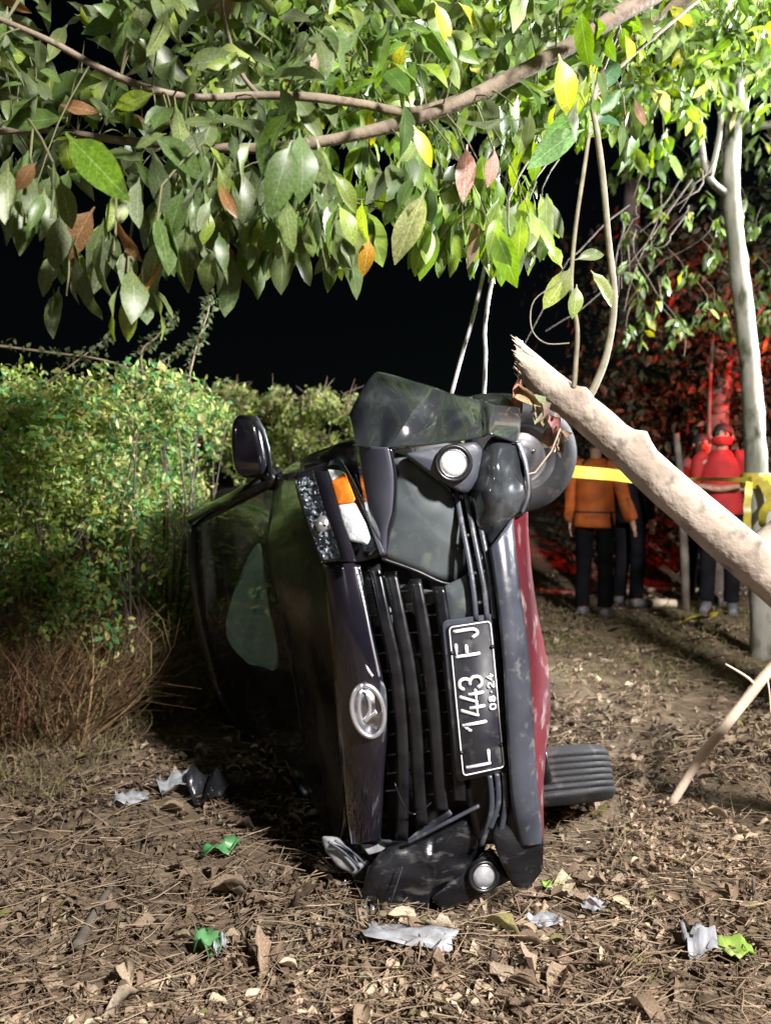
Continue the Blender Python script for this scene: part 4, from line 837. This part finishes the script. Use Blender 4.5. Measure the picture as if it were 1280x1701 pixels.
tp = lambda x_: float(np.interp(x_, [-3.2, -2.3, -1.7, -1.3, -.9, -.5, 0, .3], [1.86, 1.92, 1.74, 1.84, 1.80, 1.76, 1.74, 1.55])) + .12 * noise.noise((x_ * 4, 0, 0)) + .10 * noise.noise((x_ * 11, 3, 0))
s1 = shrub('yellow-green leafy shrub at the left edge with thorny arching twigs', -3.2, -1.5, tp, 3.9, 4.7, 17000, gA, .5)
s2 = shrub('bright green shrub just left of the door mirror', -2.0, -1.0, tp, 3.75, 5.4, 19000, gB, .12)
s3 = shrub('paler dry shrub between the door mirror and the torn bumper', -2.6, .8, lambda x_: tp(x_ * .6) + .24 + .1 * noise.noise((x_ * 7, 1, 0)), 6.3, 7.2, 30000, gC + gA, .7, (.03, .07))
for q in ([(-20, 572, 4.3), (80, 585, 4.3), (180, 600, 4.3), (270, 640, 4.3), (300, 690, 4.3)], [(300, 690, 4.3), (325, 580, 4.3), (345, 520, 4.3), (350, 490, 4.3)], [(250, 680, 4.3), (235, 590, 4.3), (260, 560, 4.3), (290, 525, 4.3)], [(40, 660, 4.3), (100, 620, 4.3), (180, 560, 4.3)], [(220, 640, 4.3), (270, 600, 4.3), (335, 560, 4.3)]):
    c_ = cat_rom([P(*p) for p in q], 24); arch = obj('arching_twig', *tube(c_, [.007 - .0002 * i for i in range(24)], 6, False), M['twig'], s1)
    it = []
    for p in c_[2:]:
        for _ in range(6): it.append((p + rnd_dir() * .03, frame(rnd_dir(), rnd_dir() + Vector((.3, -.3, .6))), random.uniform(.025, .045), tuple(np.array((.14, .18, .08)) * random.uniform(.7, 1.3)), random.randrange(6)))
    mass('twig_leaves', it, SM, M['small_leaf'], arch)
for _ in range(22):
    x_ = random.uniform(-1.6, .2); y_ = random.uniform(6.3, 6.8); z_ = tp(x_ * .6) + .12; obj('twig', *tube(cat_rom([(x_, y_, z_), (x_ + random.gauss(0, .04), y_, z_ + .12), (x_ + random.gauss(0, .1), y_, z_ + random.uniform(.12, .3))], 6), [.004, .0035, .003, .003, .002, .001], 5, False), M['twig'], s3)

# dry grass bank --------------------------------------------------------------------------
def blades(name, n, fbase, fh, ftint, lab, cat, width=.006, lean=.5):
    Vs, Fs, Cs, Us = [], [], [], []; b = 0
    for _ in range(n):
        p = fbase()
        if incar(p): continue
        h = fh(); a = random.uniform(0, 2 * math.pi); l_ = random.uniform(.2, 1) * lean; dx, dy = math.cos(a) * l_ * 1.5, math.sin(a) * l_ - .15; kx, ky = random.gauss(0, .35) * h * lean, random.gauss(0, .2) * h * lean; c_ = ftint(); wx, wy = -math.sin(a) * width, math.cos(a) * width * .6; wx = wx if abs(wx) > width * .4 else width * .6
        for k in range(6):
            t = k / 5; z = h * (t - .55 * l_ * t ** 2.2) if lean > .4 else h * t * (1 - .2 * t); q = p + Vector((dx * h * t * t * 1.3 + kx * math.sin(2.6 * t), dy * h * t * t * 1.3 + ky * math.sin(3.4 * t), z)); wk = (1 - t * .85)
            Vs += [(q.x - wx * wk, q.y - wy * wk, q.z), (q.x + wx * wk, q.y + wy * wk, q.z)]; Cs += [c_, c_]; Us += [(0, t), (1, t)]
        Fs += [(b + 2 * k, b + 2 * k + 1, b + 2 * k + 3, b + 2 * k + 2) for k in range(5)]; b += 12
    me = np_mesh(name, np.array(Vs), [np.array(Fs)], M['straw'], True, np.array(Us), np.array(Cs)); o = bpy.data.objects.new(name, me); C.objects.link(o); tag(o, lab, cat, None, 'stuff'); return o
def fb():
    x_ = random.uniform(-3.4, -1.45); y_ = random.uniform(3.55, 4.3) + .12 * max(0, x_ + 1.6); return Vector((x_, y_, gz(x_, y_) - .02))
blades('dry_grass', 13000, fb, lambda: random.uniform(.25, .8), lambda: tuple(np.array(random.choice([(.30, .21, .11), (.22, .16, .08), (.19, .17, .07), (.34, .22, .13), (.24, .12, .08)])) * random.uniform(.6, 1.3)), 'tangled dry brown grass below the shrubs on the left', 'grass', .006, .75)
def fb2():
    x_ = random.uniform(-3.2, -1.2); y_ = random.uniform(3.0, 4.0); return Vector((x_, y_, gz(x_, y_)))
blades('short_dry_grass', 2500, fb2, lambda: random.uniform(.06, .22), lambda: tuple(np.array(random.choice([(.24, .19, .10), (.18, .14, .08), (.15, .14, .07)])) * random.uniform(.6, 1.3)), 'short matted dry grass on the ground at the left', 'grass', .004, .9)

# litter of leaves and twigs ------------------------------------------------------------------
def brown():
    r = random.random(); c_ = (.24, .17, .115) if r < .36 else (.15, .105, .074) if r < .56 else (.33, .245, .165) if r < .80 else (.45, .36, .25) if r < .93 else (.18, .16, .06) if r < .97 else (.52, .42, .27)
    return tuple(np.array(c_) * random.uniform(.6, 1.2))
def litter(n, x0, x1, y0, y1, s0, s1, lift=.02):
    it = []
    for _ in range(n):
        y_ = y0 + (y1 - y0) * random.random() ** 1.3; x_ = random.uniform(x0, x1) * (.35 + .65 * y_ / y1)
        if noise.noise((x_ * 2.2, y_ * 2.2, 8.8)) < -.08 and random.random() < .8: continue
        z_ = gz(x_, y_) + random.uniform(.004, lift); a = random.uniform(0, 2 * math.pi)
        d = Vector((math.cos(a), math.sin(a), random.gauss(.03, .17))); it.append((Vector((x_, y_, z_)), frame(d, Vector((random.gauss(0, .28), random.gauss(0, .28), 1))), random.uniform(s0, s1), tuple(np.array(brown()) * (.95 + .75 * noise.noise((x_ * .9, y_ * .9, 2.2)))), random.randrange(14)))
    return it
big = litter(290, -1.6, 1.7, 1.6, 3.4, .05, .115, .045)
singles('dead_leaf', big, DL, M['dead_leaf'], ground)
ll = mass('leaf_litter', litter(16000, -2.6, 2.6, 1.4, 4.2, .012, .054, .03) + litter(3800, -2.3, 2.4, 1.5, 3.6, .02, .06, .03) + litter(7000, -3.2, 4.6, 3.4, 9.5, .03, .085, .03), DL, M['dead_leaf'], None)
tag(ll, 'brown litter of dead leaves covering the ground', 'leaf litter')
Vs, Fs, Cs, Us, b = [], [], [], [], 0
for _ in range(15000):
    y_ = 1.5 + 6 * random.random() ** 2.2; x_ = random.uniform(-1.0, 1.0) * (.9 + .55 * y_); a = random.gauss(0, .9) if random.random() < .6 else random.uniform(0, math.pi); L_ = random.uniform(.04, .22); z_ = gz(x_, y_) + random.uniform(.008, .05); r = random.uniform(.0008, .0024)
    d = Vector((math.cos(a), math.sin(a), random.gauss(0, .13))) * L_ * .5; sd = Vector((-math.sin(a), math.cos(a), 0)) * r; bend = rnd_dir() * L_ * .06; p = Vector((x_, y_, z_)); tint = tuple(np.array(random.choice([(.27, .19, .125), (.35, .26, .18), (.17, .115, .08), (.40, .31, .21)])) * random.uniform(.6, 1.15))
    for q in (p - d, p + bend, p + d):
        for e in (sd, Vector((0, 0, r)), -sd): Vs.append(tuple(q + e)); Cs.append(tint); Us.append((0, 0))
    for k in range(2):
        for j in range(3): Fs.append((b + k * 3 + j, b + k * 3 + (j + 1) % 3, b + k * 3 + 3 + (j + 1) % 3, b + k * 3 + 3 + j))
    b += 9
me = np_mesh('fallen_twigs', np.array(Vs), [np.array(Fs)], M['straw'], True, np.array(Us), np.array(Cs)); o = bpy.data.objects.new('fallen_twigs', me); C.objects.link(o)
tag(o, 'thin dry twigs and stalks scattered over the ground', 'twigs', None, 'stuff')
def fb3():
    x_ = random.uniform(.6, 4.5); y_ = random.uniform(4.6, 7.6); return Vector((x_, y_, gz(x_, y_)))
blades('low_grass', 3500, fb3, lambda: random.uniform(.03, .12), lambda: tuple(np.array(random.choice([(.16, .17, .06), (.24, .20, .09), (.12, .13, .05)])) * random.uniform(.6, 1.3)), 'sparse low grass on the ground towards the people', 'grass', .004, .8)
# ------------------------------------------------------------------ sticks, tape, cables, litter
def stick(lab, pts, r, mat, side=()):
    b = Vector(pts[0]); o = thing('broken_stick', (b.x, b.y, gz(b.x, b.y)), lab, 'stick')
    c_ = cat_rom(pts, 18); obj('stem', *tube(c_, [r[0] + (r[1] - r[0]) * i / 17 for i in range(18)], 8, jit=.25), mat, o)
    for q, rr in side: obj('side_twig', *tube(cat_rom(q, 8), [rr * (1 - .6 * i / 7) for i in range(8)], 6), mat, o)
stick('pale broken stick slanting down to the ground at the right edge', [P(1112, 1338, 2.95), P(1160, 1262, 2.92), P(1220, 1185, 2.9), P(1290, 1098, 2.88), P(1380, 1000, 2.8)], (.016, .022), M['wood_cut'],
      [([P(1255, 1140, 2.9), P(1240, 1125, 2.88), P(1204, 1103, 2.86)], .008), ([P(1180, 1235, 2.92), P(1186, 1250, 2.92), P(1180, 1262, 2.92)], .004), ([P(1272, 1120, 2.88), P(1277, 1150, 2.86), P(1279, 1185, 2.84)], .004)])
stick('dark branch lying in the litter at the lower left', [P(130, 1590, 2.02) + Vector((0, 0, .03)), P(160, 1530, 2.2) + Vector((0, 0, .03)), P(190, 1480, 2.38) + Vector((0, 0, .03))], (.016, .010), M['dark_trunk'])
stick('upright thin twig in the litter near the right edge', [P(1255, 1545, 2.2), P(1252, 1500, 2.2), P(1250, 1460, 2.2)], (.007, .004), M['dark_trunk'])
def groundlog(lab, x0, x1, py, Y, r, mat):
    a, b_ = P(x0, py, Y), P(x1, py + 4, Y); a.z = gz(a.x, a.y) + r * .7; b_.z = gz(b_.x, b_.y) + r * .7
    o = obj('fallen_pole', *tube([a, a.lerp(b_, .4) + Vector((0, .05, .01)), b_], [r, r * .9, r * .8], 10, jit=.3), mat); tag(o, lab, 'pole', 'poles lying behind the car')
groundlog('pale pole on the ground beside the feet of the man in orange', 1040, 1185, 1003, 7.6, .045, M['wood_cut'])
groundlog('thin pole lying behind the knees of the man in orange', 1030, 1170, 965, 8.6, .03, M['bark'])
groundlog('short reddish pole lying nearest the car wheel behind it', 880, 960, 950, 8.4, .03, M['bark'])
# cables
for lab, q in (('slack steel cable rising from the top of the car, the left one', [(748, 660, 2.75), (768, 585, 2.8), (788, 515, 2.85), (840, 300, 3.0), (900, 60, 3.1), (960, -200, 3.2)]), ('upright steel cable rising from the top of the car, the right one', [(803, 668, 2.75), (806, 590, 2.8), (808, 515, 2.85), (850, 300, 3.0), (905, 60, 3.1), (960, -200, 3.2)])):
    o = obj('steel_cable', *tube(cat_rom([P(*p) for p in q], 20), .0075, 8), M['cable']); tag(o, lab, 'cable', 'cables lifting the car')
# tape
def ribbon(pts, wid, tw, n=40, up=Vector((0, 0, 1)), w2=None):
    c_ = cat_rom(pts, n); V = []
    for i, p in enumerate(c_):
        t = i / (n - 1); d = (c_[min(i + 1, n - 1)] - c_[max(i - 1, 0)]).normalized(); u = (up - d * up.dot(d)).normalized(); v = d.cross(u); a = tw(t)
        s = u * math.cos(a) + v * math.sin(a); wk = wid if w2 is None else wid + (w2 - wid) * smooth(.4, .6, t); V += [p - s * wk / 2 + v * .006 * math.sin(t * 40), p + s * wk / 2 - v * .006 * math.sin(t * 31)]
    return V, [(2 * i, 2 * i + 1, 2 * i + 3, 2 * i + 2) for i in range(n - 1)]
tape = thing('barrier_tape', P(1262, 796, 5.5), 'yellow barrier tape stretched from the car wheel to the pale trunk', 'tape')
obj('band', *ribbon([P(880, 772, 4.6), P(950, 783, 4.75), P(1010, 788, 4.9), P(1060, 794, 5.0), P(1110, 798, 5.15), P(1170, 796, 5.3), P(1230, 797, 5.38), P(1250, 796, 5.36)], .075, lambda t: .1 if t < .45 else .1 + .9 * math.sin((t - .45) / .55 * math.pi), 60, w2=.045), M['tape'], tape, smooth_=False)
obj('knot', *lathe([(.108, -.05), (.116, -.02), (.113, .01), (.119, .03), (.109, .06)], P(1257, 800, 5.5), (.03, 0, 1), 20), M['tape'], tape)
obj('loose_end', *ribbon([P(1266, 800, 5.36), P(1280, 830, 5.3), P(1268, 850, 5.3), P(1266, 875, 5.32), P(1285, 885, 5.34), P(1300, 860, 5.36)], .07, lambda t: .5 + 1.5 * t, 30, Vector((1, 0, .2))), M['tape'], tape, smooth_=False)
obj('loose_end', *ribbon([P(1244, 800, 5.36), P(1240, 850, 5.34), P(1242, 910, 5.34), P(1236, 960, 5.33)], .05, lambda t: .4 * t, 20, Vector((1, 0, 0))), M['tape'], tape, smooth_=False)
o = obj('tape_scrap', *ribbon([P(1130, 1048, 6.3) + Vector((0, 0, .06)), P(1150, 1044, 6.35) + Vector((0, 0, .09)), P(1175, 1036, 6.45) + Vector((0, 0, .05)), P(1185, 1030, 6.6) + Vector((0, 0, .08))], .09, lambda t: .6 + t, 12), M['tape'], None, solid=.001); tag(o, 'yellow scrap of tape lying on the ground near the pale trunk', 'tape')
# upright poles among the people
o = obj('wooden_stake', *tube([P(1122, 720, 7.5), P(1130, 790, 7.5), P(1136, 930, 7.5), P(1138, 1020, 7.5)], [.03, .035, .04, .04], 9, jit=.3), M['dark_trunk']); tag(o, 'leaning wooden stake to the left of the man in red', 'stake')
o = obj('thin_pole', *tube([P(1186, 500, 8.0), P(1178, 640, 8.0), P(1172, 1000, 8.0)], .02, 8), M['dark_trunk']); tag(o, 'thin upright pole above the man in the brown shirt', 'pole')
# rubbish
def scrap(name, px, py, L_, W_, mat, lab, cat, yaw=0, h=.03, seed=0, grp=None, par=None):
    c_ = P(px, py, CAM_H * FPX / (py - 793)); c_.z = gz(c_.x, c_.y) + .015; V = []; nx, ny = 9, 7
    for j in range(ny):
        for i in range(nx):
            u, v = i / (nx - 1) - .5, j / (ny - 1) - .5; e = 1 + .25 * noise.noise((u * 3 + seed, v * 3, seed * 1.7)); x_, y_ = u * L_ * e, v * W_ * e
            z_ = h * (.5 + .9 * noise.noise((u * 3.1 + seed * 2.3, v * 3.1, 4)) + .5 * noise.noise((u * 8 + seed, v * 8, 7))) ; V.append(c_ + Vector((x_ * math.cos(yaw) - y_ * math.sin(yaw), x_ * math.sin(yaw) + y_ * math.cos(yaw), max(z_, -.01) + .012)))
    o = obj(name, V, grid_faces(ny, nx), mat, par, solid=.0015)
    if par is None: tag(o, lab, cat, grp)
    return o
scrap('plastic_scrap', 218, 1349, .13, .09, M['white_plastic'], 'white crumpled plastic scrap at the edge of the car shadow, left one', 'plastic', .2, .04, 1)
scrap('plastic_bag', 300, 1332, .17, .13, M['white_plastic'], 'greyish white plastic bag beside the dark bag under the car', 'bag', .5, .06, 2)
scrap('dark_bag', 362, 1335, .20, .16, M['black_plastic_bag'], 'black plastic bag in the shadow beside the car', 'bag', .9, .12, 3)
scrap('green_wrapper', 368, 1438, .13, .055, M['green_plastic'], 'crumpled green wrapper in the leaves left of the broken headlight', 'wrapper', .45, .045, 4)
pk = scrap('green_packet', 350, 1618, .075, .08, M['green_plastic'], 'shiny green and white packet in the foreground leaves', 'packet', .1, .05, 5)
scrap('label', 366, 1626, .035, .05, M['white_plastic'], None, None, .1, .05, 6, par=pk)
scrap('white_rag', 680, 1612, .22, .075, M['white_plastic'], 'pale grey plastic rag in the foreground below the car', 'rag', -.1, .035, 7)
scrap('white_packet', 1160, 1630, .085, .12, M['white_plastic'], 'white packet beside the lime packet at the lower right', 'packet', -.2, .07, 8)
scrap('lime_packet', 1214, 1634, .085, .09, M['lime_plastic'], 'lime green packet at the lower right corner', 'packet', .3, .05, 9)
scrap('lime_scrap', 918, 1490, .075, .03, M['lime_plastic'], 'small lime green scrap beside the lower fog lamp', 'plastic', .1, .02, 10)
scrap('clear_scrap', 905, 1565, .09, .06, M['white_plastic'], 'small whitish scrap in the leaves below the lime scrap', 'plastic', .3, .03, 11)
scrap('paper_scrap', 985, 1530, .06, .05, M['white_plastic'], 'tiny white paper scrap right of the car nose', 'paper', .8, .02, 12)

b_ = Bag()
for _ in range(60):
    c_ = P(random.gauss(590, 60), random.gauss(1500, 30), 2.2); c_.y = random.gauss(2.25, .12); c_.z = gz(c_.x, c_.y) + .035; u_ = rnd_dir() * random.uniform(.004, .016); v_ = u_.cross(rnd_dir()).normalized() * random.uniform(.003, .010); b_.add(([c_ - u_, c_ + v_, c_ + u_ * .8, c_ - v_ + Vector((0, 0, .002))], [(0, 1, 2), (0, 2, 3)]))
o = obj('glass_shards', b_.V, b_.F, M['crystal'], None, smooth_=False, solid=.001); tag(o, 'tiny broken glass shards in the leaves under the broken headlight', 'glass', None, 'stuff')
# ------------------------------------------------------------------ people
def skinmesh(name, verts, edges, mat, parent, root=0, sub=2):
    me = bpy.data.meshes.new(name); bm = bmesh.new(); L_ = bm.verts.layers.skin.verify(); vs_ = []
    for i, (p, r) in enumerate(verts):
        v = bm.verts.new(p); v[L_].radius = (r, r) if not hasattr(r, '__len__') else r; v[L_].use_root = (i == root); vs_.append(v)
    for a, b_ in edges: bm.edges.new((vs_[a], vs_[b_]))
    bm.to_mesh(me); bm.free(); me.materials.append(mat); o = bpy.data.objects.new(name, me); C.objects.link(o); o.parent = parent
    m = o.modifiers.new('skin', 'SKIN'); m.use_smooth_shade = True; m.branch_smoothing = .6; s_ = o.modifiers.new('sub', 'SUBSURF'); s_.levels = s_.render_levels = sub
    return o
def ell_tube(rows, n=20):
    V = []
    for c_, rx, ry in rows:
        for k in range(n): a = 2 * math.pi * k / n; V.append(Vector(c_) + Vector((rx * math.cos(a), ry * math.sin(a), 0)))
    return V, grid_faces(len(rows), n, True)
def person(px, Y, yaw, lab, height, top, bottom, topm, arms='down', mask=None, extra=None):
    x_ = P(px, 800, Y).x; z0 = gz(x_, Y); k = height / 1.72
    rt = thing('person', (x_, Y, z0), lab, 'person'); rt.rotation_euler = (0, 0, yaw); rt.scale = (k, k, k)
    V = [((0, 0, .93), .10), ((0, 0, 1.10), .10), ((0, 0, 1.30), .11), ((0, .005, 1.44), .06), ((0, 0, 1.49), .052), ((0, -.015, 1.555), .068), ((0, -.01, 1.62), .082), ((0, .005, 1.675), .070), ((0, .005, 1.705), .035), ((0, -.085, 1.60), .016)]
    E = [(0, 1), (1, 2), (2, 3), (3, 4), (4, 5), (5, 6), (6, 7), (7, 8), (5, 9)]
    def chain(a, pts):
        for p, r in pts: V.append((p, r)); E.append((a, len(V) - 1)); a = len(V) - 1
        return a
    el = {}
    for s in (-1, 1):
        chain(0, [((s * .09, 0, .88), .088), ((s * .10, -.012, .50), .058), ((s * .105, .025, .10), .042), ((s * .11, -.05, .045), .036), ((s * .12, -.13, .035), .03)])
        if arms == 'crossed': A = [((s * .175, 0, 1.40), .058), ((s * .235, .0, 1.15), .044), ((s * -.02, -.175, 1.13), .032)]; hd = Vector((-s, -.1, .2)).normalized()
        elif arms == 'out' and s == -1: A = [((s * .175, 0, 1.40), .058), ((s * .26, .01, 1.14), .044), ((s * .33, -.03, .92), .032)]; hd = Vector((s * .25, -.1, -1)).normalized()
        else: A = [((s * .175, 0, 1.40), .058), ((s * .225, .015, 1.13), .044), ((s * .235, -.04, .90), .032)]; hd = Vector((0, -.15, -1)).normalized()
        w_ = chain(2, A); el[s] = [Vector(A[0][0]), Vector(A[1][0]), Vector(A[2][0])]
        wp = Vector(A[2][0]); side = hd.cross(Vector((s, 0, .2))).normalized(); palm = chain(w_, [(tuple(wp + hd * .05), .030), (tuple(wp + hd * .085), .028)])
        for f, (off, ln) in enumerate(((-.027, .062), (-.009, .075), (.009, .07), (.026, .055))):
            a = wp + hd * .09 + side * off; chain(palm, [(tuple(a + hd * .01), .0095), (tuple(a + hd * ln * .6), .0085), (tuple(a + hd * ln + Vector((-s * .012, 0, 0))), .0075)])
        a = wp + hd * .03 + side * -.03; chain(palm - 1, [(tuple(a + side * -.012 + hd * .01), .011), (tuple(a + side * -.028 + hd * .045), .009)])
    body_ = skinmesh('body', V, E, M['skin'], rt)
    def put(name, VF, mat, solid=0, sub=0):
        me = np_mesh(name, np.array([tuple(v) for v in VF[0]]), VF[1], mat); o = bpy.data.objects.new(name, me); C.objects.link(o); o.parent = rt
        if solid: m_ = o.modifiers.new('s', 'SOLIDIFY'); m_.thickness = solid
        if sub: m_ = o.modifiers.new('u', 'SUBSURF'); m_.levels = m_.render_levels = sub
        return o
    b_ = Bag(); hem = .84 if topm == 'jacket' else .90
    b_.add(ell_tube([((0, 0, hem), .185, .135), ((.004, 0, .95), .188, .14), ((0, 0, 1.08), .168, .13), ((0, .005, 1.22), .182, .135), ((0, .01, 1.34), .188, .13), ((0, .01, 1.40), .165, .11), ((0, .01, 1.44), .12, .09), ((0, .0, 1.49), .066, .066)], 24))
    for s in (-1, 1):
        A = el[s]; ln = 1.0 if topm == 'jacket' else .45; pts_ = cat_rom([A[0] + Vector((-s * .06, 0, .02)), A[0], A[1], A[1].lerp(A[2], ln)] if ln == 1 else [A[0] + Vector((-s * .06, 0, .02)), A[0], A[0].lerp(A[1], .6), A[1].lerp(A[0], .05)], 12)
        b_.add(tube(pts_, [.05, .062, .068, .070, .070, .070, .070, .066, .062, .058, .054, .052], 14, False))
    for i, v in enumerate(b_.V): v += Vector((noise.noise((v.x * 14, v.y * 14, v.z * 9)), noise.noise((v.z * 9, v.x * 14, 3)), 0)) * .026
    tp_ = put('jacket' if topm == 'jacket' else 'shirt', (b_.V, b_.F), top, .008, 1)
    if extra == 'strip': put('jacket_band', ell_tube([((0, 0, .985), .187, .142), ((0, 0, 1.0), .187, .142)], 24), M['black_strip'], .012)
    if extra == 'stripe':put('jacket_band', ell_tube([((0, 0, 1.27), .220, .158), ((0, 0, 1.285), .220, .158)], 24), M['black_strip'], .012)
    b_ = Bag()
    for s in (-1, 1):
        b_.add(tube(cat_rom([(s * .07, 0, 1.0), (s * .09, 0, .86), (s * .10, -.012, .52), (s * .106, .02, .11)], 14), [.10, .102, .102, .10, .095, .09, .085, .08, .077, .074, .072, .07, .069, .07], 16, False))
    for v in b_.V: v += Vector((noise.noise((v.x * 14, v.y * 14, v.z * 8)), noise.noise((v.z * 8, v.x * 14, 6)), 0)) * .012
    put('trousers', (b_.V, b_.F), bottom, .006, 1)
    for s in (-1, 1):
        put('shoe', tube(cat_rom([(s * .105, .07, .045), (s * .107, .02, .06), (s * .112, -.07, .05), (s * .12, -.16, .035), (s * .122, -.185, .03)], 10), [.03, .045, .05, .05, .048, .046, .045, .042, .035, .015], 12), M['shoe'])
    hv = []
    for i in range(9):
        ph = math.pi * .60 * i / 8
        for kk in range(20):
            th = 2 * math.pi * kk / 20; front = max(0, -math.sin(th)); p_ = min(ph, math.pi * (.60 - .24 * front)); hv.append(Vector((.081 * math.sin(p_) * math.cos(th), .008 + .092 * math.sin(p_) * math.sin(th), 1.625 + .100 * math.cos(p_))))
    put('hair', (hv, grid_faces(9, 20, True)), M['hair'], .006)
    for s in (-1, 1):
        put('ear', lathe([(.004, 0), (.02, .004), (.024, .012), (.008, .016)], (s * .080, .0, 1.60), (s, 0, 0), 12), M['skin'])
        put('eye', lathe([(.012, 0), (.010, .006), (.001, .009)], (s * .032, -.083, 1.625), (0, -1, 0), 10), M['hair'])
        put('eyebrow', tube([(s * .012, -.092, 1.645), (s * .033, -.092, 1.65), (s * .052, -.08, 1.645)], .005, 6), M['hair'])
    if mask:
        mv = []
        for i in range(7):
            z_ = 1.525 + .078 * i / 6; rr = .070 + .020 * math.sin(math.pi * i / 7)
            for kk in range(13): a = math.pi * (1.06 - .0) + math.pi * .88 * kk / 12; mv.append(Vector((rr * math.cos(a) * 1.02, -.005 + (rr + .018 * math.exp(-((kk - 6) / 2.2) ** 2)) * math.sin(a), z_)))
        put('mask', (mv, grid_faces(7, 13)), mask, .006)
    else: put('mouth', tube([(-.022, -.078, 1.562), (0, -.088, 1.56), (.022, -.078, 1.562)], .005, 6), M['skin'])
    return rt
person(988, 7.05, R(150), 'person in an orange jacket and dark trousers, back turned, arm hanging', 1.70, M['orange'], M['dark_cloth'], 'jacket', 'out', None, 'strip')
person(1046, 7.6, R(120), 'person in black clothes beside the orange jacket, half hidden by the trunk', 1.70, M['dark_cloth'], M['dark_cloth'], 'jacket')
person(1197, 7.3, R(-25), 'person in a red shirt with a red face mask, arms folded', 1.80, M['red_cloth'], M['dark_cloth'], 'shirt', 'crossed', M['red_mask'])
person(1163, 7.9, R(10), 'person standing dimly behind the left shoulder of the red masked person', 1.74, M['grey_cloth'], M['dark_cloth'], 'shirt')
